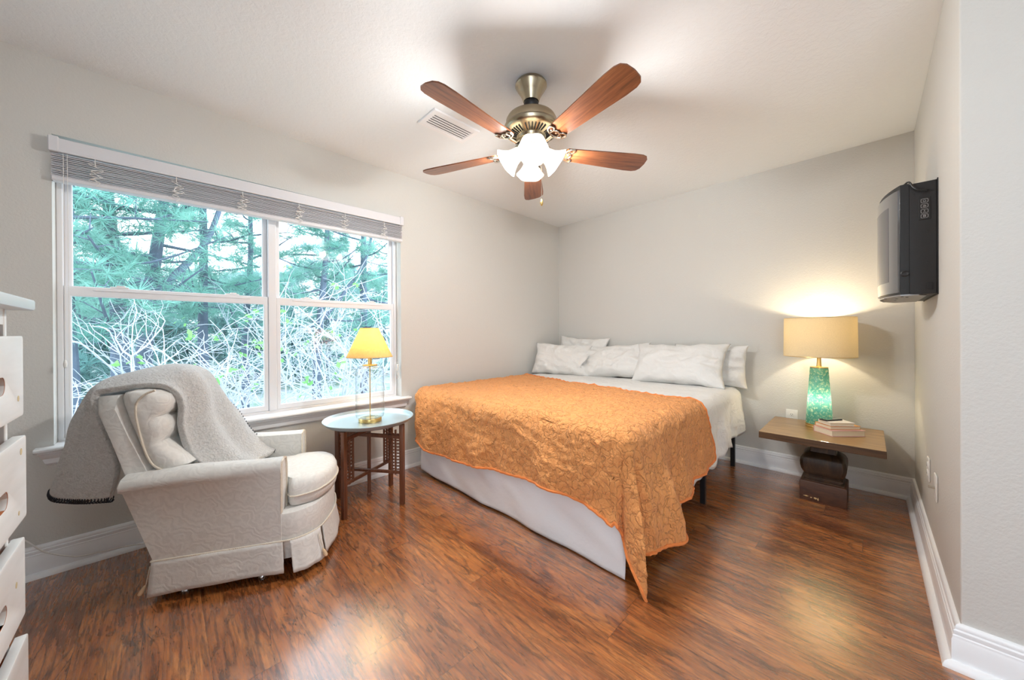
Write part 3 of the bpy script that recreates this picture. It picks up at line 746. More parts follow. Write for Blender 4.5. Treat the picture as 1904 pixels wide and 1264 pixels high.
# books and phone
def book(label, c, yaw, L, W, z0, th, cover, stack):
    """L along the spine-to-fore direction seen at right, W the other way; corner c is the near corner"""
    m = Matrix.Translation((c[0], c[1], 0)) @ Matrix.Rotation(yaw, 4, 'Z')
    o = thing('book', label, 'book', (c[0], c[1], z0), 'books stacked on the nightstand')
    bm = B(); box(bm, (.004, .004, z0+.003), (L-.004, W-.0, z0+th-.003), 0, 1, m); obj('pages', bm, M['paper'], o, smooth=0)
    bm = B(); box(bm, (0, 0, z0+.0003), (L, W, z0+.003), .0006, 1, m); box(bm, (0, 0, z0+th-.003), (L, W, z0+th), .0006, 1, m); box(bm, (0, W-.003, z0+.0003), (L, W, z0+th), .0006, 1, m)
    obj('cover', bm, cover, o, smooth=0); return o
yw = math.atan2(3.289-3.137, -.015+.172)
book('thick pink-covered book at the bottom of the nightstand stack', (-.172, 3.137), yw, .218, .148, NZ, .040, M['bookpink'], 0)
book('orange-covered paperback in the middle of the nightstand stack', (-.180, 3.160), yw-.02, .195, .130, NZ+.0402, .024, M['bookorange'], 1)
book('pale-covered book on top of the stack, under the black phone', (-.182, 3.165), yw-.09, .150, .108, NZ+.0644, .022, M['bookwhite'], 2)
ph = thing('phone', 'black phone lying on the topmost book beside the green lamp', 'phone', (-.18, 3.25, NZ+.0865))
mph = Matrix.Translation((-.185, 3.262, NZ+.0866)) @ Matrix.Rotation(yw+.22, 4, 'Z')
bm = B(); box(bm, (-.068, -.026, 0), (.068, .026, .009), .004, 3, mph); obj('body', bm, M['black'], ph)
bm = B(); box(bm, (-.062, -.023, .0088), (.062, .023, .0095), 0, 1, mph); obj('screen', bm, M['tvglass'], ph)

# ------------------------------------------------------------------ wall plates
def plate(name, label, cat, c, axis, pl=(.078, .118), kind='outlet'):
    o = thing(name, label, cat, c)
    m = Matrix.Translation(c) @ (Matrix.Rotation(PI/2, 4, 'X') if axis == 'Y' else Matrix.Rotation(-PI/2, 4, 'Y') @ Matrix.Rotation(PI/2, 4, 'Z') )
    bm = B(); box(bm, (-pl[0]/2, -pl[1]/2, 0), (pl[0]/2, pl[1]/2, .006), .003, 3, m); obj('cover_plate', bm, M['plate'], o)
    if kind == 'outlet':
        for s in (-1, 1):
            bm = B(); lathe(bm, [(.017, 0), (.017, .0075), (.015, .009), (0, .009)], (0, 0, 0), 24); bmesh.ops.transform(bm, matrix=m @ Matrix.Translation((0, s*.02, 0)), verts=bm.verts[:]); so = obj('socket', bm, M['plate'], o)
            bm = B()
            for dx in (-.006, .006): box(bm, (dx-.001, s*.02-.003, .0088), (dx+.001, s*.02+.006, .0094), 0, 1, m)
            box(bm, (-.002, s*.02-.010, .0088), (.002, s*.02-.006, .0094), 0, 1, m); obj('slots', bm, M['gap_shade'], so, smooth=0)  # dark blocks on the socket face, coloured as the shade in the holes
    elif kind == 'switch':
        bm = B(); box(bm, (-.005, -.012, .005), (.005, .012, .008), .001, 1, m); box(bm, (-.004, -.002, .006), (.004, .008, .020), .0015, 2, m @ Matrix.Rotation(-.35, 4, 'X')); obj('toggle', bm, M['plate'], o)
    return o
plate('wall_outlet', 'white wall outlet above the far edge of the nightstand', 'outlet', (-.441, YB-.0005, .457), 'Y')
plate('wall_outlet', 'white wall outlet low on the right wall, the one nearer the nightstand', 'outlet', (XR-.0005, 2.805, .437), 'X')
o = plate('wall_jack', 'white wall plate with a grey stub, low on the right wall nearer the camera', 'wall plate', (XR-.0005, 2.522, .430), 'X', kind='none')
bm = B(); cyl(bm, (XR-.006, 2.53, .425), (XR-.026, 2.53, .425), .006, .006, 12); obj('connector', bm, M['nickel'], o)

# ------------------------------------------------------------------ wall-mounted electric fireplace
HY0, HY1, HZ0, HZ1 = 2.452, 3.03, 1.316, 1.828
HXB, HXM, HXF = .180, .132, .104
ht = thing('electric_fireplace', 'black wall-mounted electric fireplace with a bowed glass front, high on the right wall', 'fireplace heater', (XR, (HY0+HY1)/2, HZ0))
def bow(y, base=HXF, amp=.066):
    t = (y-HY0)/(HY1-HY0); return base-amp*math.sin(PI*min(1, max(0, t)))**.75
bm = B(); box(bm, (HXM, HY0, HZ0), (XR-.004, HY1, HZ1-.004), .002, 1); body = obj('body', bm, M['charcoal'], ht)
bm = B(); box(bm, (XR-.004, HY0-.003, HZ0-.004), (XR-.0002, HY1+.003, HZ1+.002), .001, 1); obj('wall_plate', bm, M['black'], ht)
bm = B(); ysn = [HY0+(HY1-HY0)*k/28 for k in range(29)]
outl = [(HXM, HY0), (HXF, HY0)]+[(bow(y)+.004, y) for y in ysn[1:-1]]+[(HXF, HY1), (HXM, HY1)]
a = [V((x, y, HZ0+.002)) for x, y in outl]; b = [V((x, y, HZ1+.0)) for x, y in outl]
ring_mesh(bm, [a, b]); fb = obj('front_housing', bm, M['black'], ht)
bm = B(); yg = [HY0+.004+(HY1-HY0-.008)*k/32 for k in range(33)]
ring_mesh(bm, [[V((bow(y)-.004, y, HZ0+.012)) for y in yg]+[V((bow(y)+.0035, y, HZ0+.012)) for y in reversed(yg)], [V((bow(y)-.004, y, HZ1-.022)) for y in yg]+[V((bow(y)+.0035, y, HZ1-.022)) for y in reversed(yg)]])
obj('front_glass', bm, M['tvglass'], ht)
bm = B()                                                             # printed frame band on the glass
yi = [HY0+.07+(HY1-HY0-.14)*k/28 for k in range(29)]
ring_mesh(bm, [[V((bow(y)-.0048, y, HZ0+.07)) for y in yi]+[V((bow(y)-.0036, y, HZ0+.07)) for y in reversed(yi)], [V((bow(y)-.0048, y, HZ1-.08)) for y in yi]+[V((bow(y)-.0036, y, HZ1-.08)) for y in reversed(yi)]])
obj('flame_window', bm, plain('dark_screen', (.09, .09, .10), .06, 0, .8), ht)
bm = B(); ring_mesh(bm, [[V((x, y, HZ0-.004)) for x, y in outl+[(XR-.03, HY1-.02), (XR-.03, HY0+.06), (HXM+.03, HY0+.004)]], [V((x, y, HZ0+.0025)) for x, y in outl+[(XR-.03, HY1-.02), (XR-.03, HY0+.06), (HXM+.03, HY0+.004)]]]); bpn = obj('bottom_panel', bm, M['tvgrey'], ht)
for x, y in ((.112, HY0+.05), (.06, HY0+.14), (.052, HY0+.3), (.10, HY0+.2), (.10, HY0+.35), (.06, HY0+.44), (.13, HY0+.1)):
    bm = B(); cyl(bm, (x, y, HZ0-.0055), (x, y, HZ0-.003), .005, .005, 10); obj('screw', bm, M['black'], bpn)
# control side: rounded buttons with line icons
def hp(x, z, d=.0): return V((x, HY0-d, z))
def rrect(x, z, w_, h_, r):
    pts = []
    for cx_, cz_, a0 in ((x+w_/2-r, z+h_/2-r, 0), (x-w_/2+r, z+h_/2-r, 90), (x-w_/2+r, z-h_/2+r, 180), (x+w_/2-r, z-h_/2+r, 270)):
        for k in range(5):
            an = math.radians(a0+k*22.5); pts.append((cx_+r*math.cos(an), cz_+r*math.sin(an)))
    return pts
bm = B(); box(bm, (.1605, HY0-.0016, 1.652), (.197, HY0+.001, 1.752), .001, 1); pnl = obj('control_panel', bm, M['black'], ht)
xb = .1785
for k, z in enumerate((1.737, 1.714, 1.690, 1.668)):
    o_ = rrect(xb, z, .021, .0165, .004)
    bm = B(); tube(bm, [hp(x, q, .0018) for x, q in o_+o_[:1]], .0006, 4); bt = obj('button', bm, M['icon'], pnl)
    bm = B()
    def ln(pts, r=.00055): tube(bm, [hp(xb+x, z+q, .0018) for x, q in pts], r, 4)
    if k == 0:
        ln([(.0042*math.sin(math.radians(a_)), .0042*math.cos(math.radians(a_))-.0004) for a_ in range(40, 321, 28)]); ln([(0, .0048), (0, .0008)])
    elif k == 1:
        ln([(.0045*math.cos(a_*.35), -.001+.0038*math.sin(a_*.35)) for a_ in range(19)]); ln([(-.002, -.0012), (0, .002), (.002, -.0012), (-.002, -.0012)])
    elif k == 2:
        ln([(0, .005), (0, -.001)]); ln([(-.0035, -.0045), (0, -.0008), (.0035, -.0045)]); ln([(-.002, .003), (.002, .003)])
    else:
        ln([(-.0035, .004), (.0035, .004), (.0035, -.004), (-.0035, -.004), (-.0035, .004)]); ln([(-.0035, .0012), (.0035, .0012)]); ln([(-.0035, -.0014), (.0035, -.0014)])
    obj('icon', bm, M['icon'], bt)
bm = B(); lathe(bm, [(0, 0), (.013, 0), (.0145, .002), (.0145, .006), (.011, .008), (.007, .006), (0, .006)], hp(.1185, 1.415, -.001), 24, (0, -1, 0)); obj('thumb_screw', bm, M['black'], ht)
bm = B(); box(bm, (.186, HY0-.004, 1.335), (.202, HY0+.001, 1.367), .001, 1); obj('rocker_switch', bm, M['black'], ht)
for x, z in ((.139, 1.70), (.139, 1.51), (.187, 1.60), (.187, 1.46), (.147, 1.775), (.205, 1.78), (.145, 1.322)):
    bm = B(); cyl(bm, hp(x, z, -.001), hp(x, z, .0014), .0032, .0032, 10); obj('screw', bm, M['black'], ht)
bm = B(); tube(bm, spline([hp(.187, 1.782, .002), hp(.182, 1.779, .012), hp(.16, 1.787, .012), hp(.143, 1.808, .008), hp(.132, 1.834, 0), V((.118, HY0+.05, 1.838)), V((.080, HY0+.25, 1.837)), V((.060, HY1-.12, 1.838)), V((.046, HY1-.06, 1.833)), V((.040, HY1-.03, 1.80)), V((.050, HY1-.01, 1.79)), V((.075, HY1+.012, 1.81)), V((.11, HY1+.012, 1.82))], 6), .0038, 8)
obj('power_cord', bm, M['black'], ht)

# ------------------------------------------------------------------ tray table and glass lamp
TX, TY, TZ = -2.425, 1.015, .548
LEG = dict(A=(-2.295, .800), B=(-2.217, 1.147), C=(-2.632, .876), E=(-2.552, 1.228))
tt = thing('tray_table', 'round metal tray table on a folding dark wood stand under the window', 'side table', (TX, TY, 0))
bm = B(); RT = .288
lathe(bm, [(0, TZ), (.240, TZ), (.262, TZ+.004), (.278, TZ+.016), (RT-.002, TZ+.025), (RT+.002, TZ+.028), (RT+.003, TZ+.025), (RT-.002, TZ+.021), (.276, TZ+.008), (.262, TZ-.003), (.24, TZ-.006), (0, TZ-.006)], (TX, TY, 0), 80); obj('tray', bm, M['tray'], tt)
for k, (x, y) in LEG.items():
    d = V((TX-x, TY-y, 0)).normalized(); an = math.atan2(d.y, d.x); m = Matrix.Translation((x, y, 0)) @ Matrix.Rotation(an, 4, 'Z')
    bm = B(); box(bm, (-.016, -.0125, 0), (.016, .0125, TZ-.0065), .004, 2, m); obj('leg', bm, M['table_leg'], tt)
    bm = B()                                                         # turned lattice beside each leg
    for q in (.048, .082): box(bm, (q-.006, -.006, .196), (q+.006, .006, .50), .002, 1, m)
    for r_ in range(13):
        zz = .212+r_*.0215
        cyl(bm, m @ V((.012, 0, zz)), m @ V((.082, 0, zz)), .0036, .0036, 8)
        for q in (.030, .065): lathe(bm, [(.001, -.006), (.006, -.003), (.006, .003), (.001, .006)], m @ V((q, 0, zz)), 8, d)
    obj('lattice_panel', bm, M['table_leg'], tt)
def rail(a, b, z0, z1, w_, h_):
    a = V((*LEG[a], z0)); b = V((*LEG[b], z1)); d = b-a; L = d.length; an = math.atan2(d.y, d.x); pt = math.asin((z1-z0)/L)
    m = Matrix.Translation(a) @ Matrix.Rotation(an, 4, 'Z') @ Matrix.Rotation(-pt, 4, 'Y'); bm = B(); box(bm, (.01, -w_/2, -h_/2), (L-.01, w_/2, h_/2), .003, 1, m); return obj('crossbar', bm, M['table_leg'], tt)
rail('A', 'E', .490, .500, .016, .026); rail('B', 'C', .452, .456, .016, .026); rail('A', 'E', .212, .192, .016, .02); rail('B', 'C', .214, .206, .016, .02)
bm = B(); cyl(bm, (-2.52, 1.05, .012), (-2.52, 1.05, .45), .012, .013, 14); lathe(bm, [(0, 0), (.017, 0), (.018, .006), (.012, .016), (0, .016)], (-2.52, 1.05, 0), 16); obj('centre_leg', bm, M['table_leg'], tt)
LX, LY = -2.425, 1.020; LZ = TZ
tl = thing('table_lamp', 'lit clear glass cylinder lamp with a yellow cone shade on the tray table', 'lamp', (LX, LY, LZ))
bm = B(); lathe(bm, [(0, LZ+.0005), (.074, LZ+.0005), (.075, LZ+.003), (.075, LZ+.021), (.073, LZ+.024), (0, LZ+.024)], (LX, LY, 0), 48); obj('foot', bm, M['brass_pol'], tl)
bm = B(); lathe(bm, [(.03, LZ+.0245), (.076, LZ+.026), (.088, LZ+.034), (.0925, LZ+.05), (.0925, .880), (.089, .905), (.076, .922), (.050, .930), (.03, .931)], (LX, LY, 0), 48); s = obj('glass_body', bm, M['lampglass'], tl)
bm = B(); cyl(bm, (LX, LY, LZ+.022), (LX, LY, .932), .0035, .0035, 10); obj('rod', bm, M['brass_pol'], tl)
bm = B(); lathe(bm, [(0, .931), (.048, .931), (.050, .934), (.048, .938), (.014, .939), (.0135, .985), (.0135, 1.03), (0, 1.03)], (LX, LY, 0), 32); obj('neck', bm, M['brass_pol'], tl)
bm = B(); lathe(bm, [(.149, .990), (.1485, .990), (.0590, 1.188), (.0595, 1.188)], (LX, LY, 0), 72, wave=lambda a, z: .006*math.cos(36*a)); s = obj('lamp_shade', bm, M['shade_yellow'], tl, smooth=60); mods(s, .0015)
for rr, zz in ((.149, .991), (.0595, 1.187)):
    bm = B(); tube(bm, [(LX+rr*math.cos(k*PI/36), LY+rr*math.sin(k*PI/36), zz) for k in range(73)], .0021, 6); obj('shade_trim', bm, M['shade_yellow'], s)
bm = B(); lathe(bm, [(.001, 1.03), (.012, 1.032), (.014, 1.045), (.022, 1.065), (.024, 1.08), (.016, 1.097), (.001, 1.104)], (LX, LY, 0), 20); obj('bulb', bm, M['bulb'], tl)
point('cone_lamp_light', (LX, LY, 1.125), TRAY_W, (1, .80, .50), .02, tl)

# ------------------------------------------------------------------ armchair (local frame: s forward, q across toward the window, z up)
fv = V((.46, .888, 0)).normalized(); av = V((-fv.y, fv.x, 0)); CO = V((-2.23, -.03, 0)); KC = .974
def cw(s, q, z):
    p = CO+fv*s+av*q+V((0, 0, z)); c = V((0, 0, CAMH)); return c+KC*(p-c)
CB = cw(.3, .3, 0); CB.z = 0
ac = thing('armchair', 'low cream jacquard armchair with a tufted back and skirted base by the window', 'armchair', CB)
def outline(g=0, n=14):
    """body footprint with a bowed front; g grows it"""
    P = [(0-g, 0-g), (.20, 0-g), (.42, 0-g), (.515, .0-g), (.575+g*.5, .022-g), (.628+g, .075-g*.3), (.655+g, .16), (.668+g, .29), (.655+g, .42), (.628+g, .505+g*.3), (.575+g*.5, .556+g), (.50, .578+g), (.25, .570+g), (0-g, .560+g), (-.004-g, .28)]
    return P
def ol_loop(g, m=6):
    P = [V((a, b, 0)) for a, b in outline(g)]; n = len(P); out = []
    for i in range(n):
        a, b, c, d = P[(i-1) % n], P[i], P[(i+1) % n], P[(i+2) % n]
        straight = i in (0, 1, 2, 11, 12, 13, 14)
        for k in range(m):
            t = k/m
            out.append(b.lerp(c, t) if straight else .5*((2*b)+(c-a)*t+(2*a-5*b+4*c-d)*t*t+(3*b-a-3*c+d)*t**3))
    return out
bm = B(); rings = []
for z, g in ((.05, -.02), (.147, 0), (.200, .0), (.250, .0), (.275, -.006), (.285, -.03)):
    rings.append([cw(p.x - max(0, .3-p.x)/.3*.3*(z-.147)*(1 if z > .147 else 0), p.y, z) for p in ol_loop(g)])
ring_mesh(bm, rings); obj('seat_base', bm, M['chair'], ac)
# skirt: panels hanging from a welt, split by kick pleats
def skirt_panel(i0, i1, flare=.016, hem=0.0, sag=.0):
    loop = ol_loop(.004); seg = [loop[i % len(loop)] for i in range(i0, i1+1)]; cen = V((.3, .28, 0))
    bm = B()
    def f(u, v):
        k = u*(len(seg)-1); i = min(int(k), len(seg)-2); p = seg[i].lerp(seg[i+1], k-i); d = (p-cen).normalized()
        r = flare*v + .003*math.sin(u*14+2)*v + .003*nz((p.x, p.y, v), 8, 3)
        return cw(p.x+d.x*r, p.y+d.y*r, .150-v*(.148-hem+.004*math.sin(u*3.1)) + sag*v*math.sin(PI*u))
    grid(bm, f, max(6, (i1-i0)*2), 8); o = obj('skirt_panel', bm, M['chair'], ac); mods(o, .007); return o
m_ = 6
skirt_panel(0, 3*m_-1, .012, 0.0, .012); skirt_panel(3*m_+1, 5*m_+1, .030); skirt_panel(5*m_+3, 9*m_-3, .022); skirt_panel(9*m_-1, 11*m_, .022); skirt_panel(11*m_+2, 13*m_, .010); skirt_panel(13*m_, 15*m_, .010)
bm = B(); lp = ol_loop(.007); tube(bm, [cw(p.x, p.y, .151) for p in lp+lp[:1]], .0045, 6); obj('skirt_welt', bm, M['chairw'], ac)
# arms
def arm(q0, q1, s0, s1, zt, side):
    bm = B(); rings = []
    for k in range(15):
        t = k/14; s = s0+(s1-s0)*t; bulge = (1-sstep(.35, 1., t))*.020+.004; z1 = zt-.012*(1-t)+.006*math.sin(t*5); w_ = q1-q0
        o = -side
        base = [(q0, .150), (q0, .30), (q0, z1-.075), (q0-bulge*(side > 0), z1-.060), (q0-bulge*(side > 0)-.003, z1-.035), (q0-.3*bulge*(side > 0), z1-.010), (q0+w_*.30, z1), (q0+w_*.7, z1-.001), (q1+.3*bulge*(side < 0), z1-.010), (q1+bulge*(side < 0), z1-.035), (q1+bulge*.8*(side < 0), z1-.060), (q1, z1-.075), (q1, .30), (q1, .150)]
        rings.append([cw(s - max(0, .28-s)/.38*.105*max(0, 1-(z-.147)/.30 if False else (1-min(1, (z-.147)/.32)))*-1 if s < .28 else s, q, z+.003*nz((s*3, q*3, z*3), 3, 5)) for q, z in base])
    ring_mesh(bm, rings); o = obj('arm', bm, M['chair'], ac, smooth=60)
    bm = B()                                                         # double welt around the arm front
    for dq in (.000, .012):
        fr = [(q0+dq, .285), (q0+dq, zt-.06), (q0+.012+dq*.8, zt-.016), (q0+(q1-q0)*.5, zt-.004-dq*.6), (q1-.012-dq*.8, zt-.016), (q1-dq, zt-.06), (q1-dq, .285)]
        tube(bm, [cw(s1+.001, q, z) for q, z in fr], .0035, 6)
    obj('arm_welt', bm, M['chairw'], o); return o
arm(-.006, .088, -.105, .492, .548, 1)
arm(.492, .581, -.06, .462, .556, -1)
# back frame: a leaning padded slab
def slab(name, pts_front, pts_rear, q0, q1, mat, rnd=.025, parent=None, nq=12, bulge=0):
    """pts: (s,z) from bottom to top"""
    bm = B(); rings = []
    loop = pts_front+list(reversed(pts_rear)); cen = V((sum(p[0] for p in loop)/len(loop), sum(p[1] for p in loop)/len(loop)))
    for k in range(nq+1):
        t = k/nq; q = q0+(q1-q0)*t; e = min(t, 1-t)*(q1-q0); sh = 1-max(0, 1-e/rnd)**2*.22 if e < rnd else 1
        rings.append([cw(cen[0]+(s-cen[0])*sh, q, cen[1]+(z-cen[1])*sh) for s, z in loop])
    ring_mesh(bm, rings); return obj(name, bm, mat, parent or ac, smooth=60)
slab('back_frame', [(.02, .30), (-.02, .52), (-.10, .72), (-.150, .862), (-.158, .880)], [(.0, .16), (-.095, .44), (-.125, .54), (-.18, .72), (-.228, .860), (-.222, .878)], .030, .500, M['chair'])
# tufted back cushion: three horizontal rolls
def cush_prof(z, q):
    pass
front = []; rear = []
zz = [.520, .545, .580, .620, .648, .660, .690, .730, .762, .776, .800, .840, .872, .892, .900]
sf = [.060, .095, .070, .030, .004, -.004, .012, .016, .006, -.010, .012, .024, .010, -.025, -.070]
sr = [-.020, -.045, -.060, -.072, -.082, -.086, -.098, -.112, -.122, -.126, -.134, -.146, -.150, -.140, -.105]
bm = B(); nq = 26; rings = []
for k in range(nq+1):
    t = k/nq; q = .040+t*.445; e = min(t, 1-t)*.445; sh = 1 if e > .05 else 1-.55*(1-e/.05)**2
    ring = []
    mid = [(a+b)/2 for a, b in zip(sf, sr)]; zm = .71
    tuft = .010*math.sin(PI*t*3)**2
    for i in range(len(zz)): ring.append(cw(mid[i]+(sf[i]-mid[i])*sh-tuft*(.3 if i in (5, 9) else 0)+.006*nz((q*9, zz[i]*9, 0), 2, 7), q, zm+(zz[i]-zm)*(1-.12*(1-sh))))
    for i in reversed(range(len(zz))): ring.append(cw(mid[i]+(sr[i]-mid[i])*sh, q, zm+(zz[i]-zm)*(1-.12*(1-sh))))
    rings.append(ring)
ring_mesh(bm, rings); bc = obj('back_cushion', bm, M['chair'], ac, smooth=70)
bm = B(); pts = [cw(s, .0365, z) for s, z in ((-.01, .90), (-.045, .885), (-.075, .85), (-.080, .80), (-.072, .74), (-.06, .68), (-.045, .62), (-.02, .565), (.02, .535), (.07, .525))]
tube(bm, spline(pts, 4), .0048, 6); obj('cushion_welt', bm, M['chairw'], bc)
# seat cushion, T-shaped with bowed front
def seat_loop(g):
    P = [(.04, .095-g), (.30, .092-g), (.498, .092-g), (.506, .072-g), (.520, .050-g), (.560+g*.4, .050-g), (.625+g*.8, .092-g*.5), (.668+g, .18), (.684+g, .29), (.668+g, .40), (.625+g*.8, .488+g*.5), (.560+g*.4, .530+g), (.485, .530+g), (.470, .492+g), (.30, .490+g), (.04, .488+g)]
    out = []; n = len(P)
    for i in range(n):
        b = V((*P[i], 0)); c = V((*P[(i+1) % n], 0)); a = V((*P[i-1], 0)); d = V((*P[(i+2) % n], 0)); curved = 4 <= i <= 10
        for k in range(5):
            t = k/5; out.append(.5*((2*b)+(c-a)*t+(2*a-5*b+4*c-d)*t*t+(3*b-a-3*c+d)*t**3) if curved else b.lerp(c, t))
    return out
bm = B(); rings = []; cen = V((.36, .29, 0))
for z, g, k in ((.288, -.03, 1), (.288, -.012, 1), (.296, -.002, 1), (.320, .003, 1), (.350, .004, 1), (.385, .002, 1), (.405, -.008, 1), (.417, -.028, 1), (.423, 0, .75), (.428, 0, .4), (.430, 0, .1)):
    lp = seat_loop(g); rings.append([cw(*((cen+(p-cen)*k).to_tuple()[:2]), z+.004*nz((p.x*6, p.y*6, 0), 1, 9)*(z > .4)) for p in lp])
ring_mesh(bm, rings); so_ = obj('seat_cushion', bm, M['chair'], ac, smooth=60)
bm = B(); lp = seat_loop(.007); tube(bm, [cw(p.x, p.y, .342) for p in lp+lp[:1]], .0045, 6); obj('cushion_welt', bm, M['chairw'], so_)
for s, q in ((.10, .04), (.40, .04), (.10, .50), (.42, .50)):
    bm = B(); c = cw(s, q, 0); lathe(bm, [(0, .0), (.016, .0), (.018, .004), (.012, .012), (.010, .03), (.012, .075), (0, .075)], (c.x, c.y, 0), 16); obj('foot', bm, M['chrome'], ac)
for (s, q, z0) in ((.640, .055, .13), (-.012, -.004, .13)):
    bm = B(); p = cw(s, q, z0); e = cw(s+(.02 if s > 0 else -.012), q-.004, .055); tube(bm, [p, p.lerp(e, .5), e], .002, 5); tg = obj('tie_cord', bm, M['chairw'], ac)
    bm = B(); d = (cw(s+(.04 if s > 0 else -.035), q-.008, .012)-e); lathe(bm, [(.001, 0), (.005, .006), (.009, .03), (.008, .042), (.001, .048)], e, 12, d); obj('wood_toggle', bm, M['tan'], tg)

# ------------------------------------------------------------------ fleece throw over the chair back
ROWS = [
 [(-.200, .085, .420), (-.340, .100, .425), (-.430, .150, .462), (-.345, .400, .50)],
 [(-.170, .075, .570), (-.300, .095, .61), (-.385, .150, .63), (-.335, .410, .64)],
 [(-.222, .070, .78), (-.300, .110, .79), (-.345, .170, .80), (-.310, .430, .80)],
 [(-.245, .075, .885), (-.285, .150, .905), (-.290, .270, .915), (-.270, .460, .91)],
 [(-.190, .080, .902), (-.180, .180, .955), (-.170, .310, .970), (-.180, .480, .955)],
 [(-.100, .095, .914), (-.080, .190, .965), (-.060, .320, .985), (-.090, .490, .960)],
 [(-.010, .110, .892), (.012, .200, .940), (.020, .330, .955), (-.020, .495, .915)],
 [(.028, .122, .820), (.060, .210, .850), (.075, .345, .860), (.030, .500, .820)],
 [(.030, .125, .700), (.080, .220, .720), (.095, .360, .735), (.115, .510, .715)],
 [(.060, .130, .580), (.125, .230, .590), (.150, .370, .600), (.190, .510, .585)],
 [(.130, .140, .485), (.200, .240, .490), (.225, .375, .495), (.270, .510, .480)],
 [(.240, .150, .447), (.290, .245, .447), (.300, .375, .447), (.330, .505, .447)]]
cols = [spline([V(r[c]) for r in ROWS], 7) for c in range(4)]
nr = len(cols[0]); bm = B(); vv = []
for i in range(nr):
    row = spline([cols[c][i] for c in range(4)], 12); t = i/(nr-1)
    out = []
    for j, p in enumerate(row):
        u = j/(len(row)-1); fold = .014*math.sin(u*15+t*2.5)*sstep(.48, .62, t)*(1-.4*t)+.006*math.sin(u*22+1)*sstep(.5, .3, t)
        p = p+V((fold+.006*nz(p, 9, 4), 0, .006*nz(p, 11, 6)+.010*math.sin(u*15+t*2.5)*sstep(.4, .55, t)*(1-t)))
        out.append(cw(*p))
    vv.append([bm.verts.new(p) for p in out])
for i in range(nr-1):
    for j in range(len(vv[0])-1): bm.faces.new((vv[i][j], vv[i+1][j], vv[i+1][j+1], vv[i][j+1]))
rear = [v.co.copy() for v in vv[0]]; far = [r[-1].co.copy() for r in vv[nr//2-6:]]
TO = cw(-.15, .3, .9)
th = obj('throw_blanket', bm, M['fleece'], origin=TO, smooth=180); mods(th, .028, 1, 0)
tag(th, 'thick light grey fleece throw draped over the back of the armchair', 'blanket')
bm = B()
def blanket_stitch(pts):
    P = spline(pts[::2], 26); z = []
    for i, p in enumerate(P):
        d = (P[min(i+1, len(P)-1)]-P[max(i-1, 0)]).normalized(); e1 = d.orthogonal().normalized(); e2 = d.cross(e1); a = i*.62
        z.append(p+(e1*math.cos(a)+e2*math.sin(a))*.0155)
    tube(bm, z, .0026, 4)
blanket_stitch(rear); blanket_stitch(far); obj('edge_stitching', bm, M['stitch'], th)

# ------------------------------------------------------------------ dresser at the left edge
DX0, DX1, DYF = -1.655, -.86, -.300
dr = thing('dresser', 'whitewashed wooden dresser with cut-out drawer pulls at the left edge of the view', 'dresser', ((DX0+DX1)/2, DYF-.22, 0))
bm = B(); box(bm, (DX0-.052, DYF-.46, 1.222), (DX1+.05, DYF+.040, 1.253), .006, 2); obj('top', bm, M['slab'], dr)
bm = B()
box(bm, (DX0, DYF-.44, .0), (DX0+.02, DYF, 1.222), .002, 1); box(bm, (DX1-.02, DYF-.44, .0), (DX1, DYF, 1.222), .002, 1); box(bm, (DX0, DYF-.44, .06), (DX1, DYF-.43, 1.222))
box(bm, (DX0, DYF-.43, .05), (DX1, DYF-.02, .07)); box(bm, (DX0+.02, DYF-.02, 1.18), (DX1-.02, DYF-.002, 1.222))
obj('carcass', bm, M['dresser'], dr)
ZD = [(1.150-.003, .218), (.868, .225), (.582, .215), (.306, .215)]
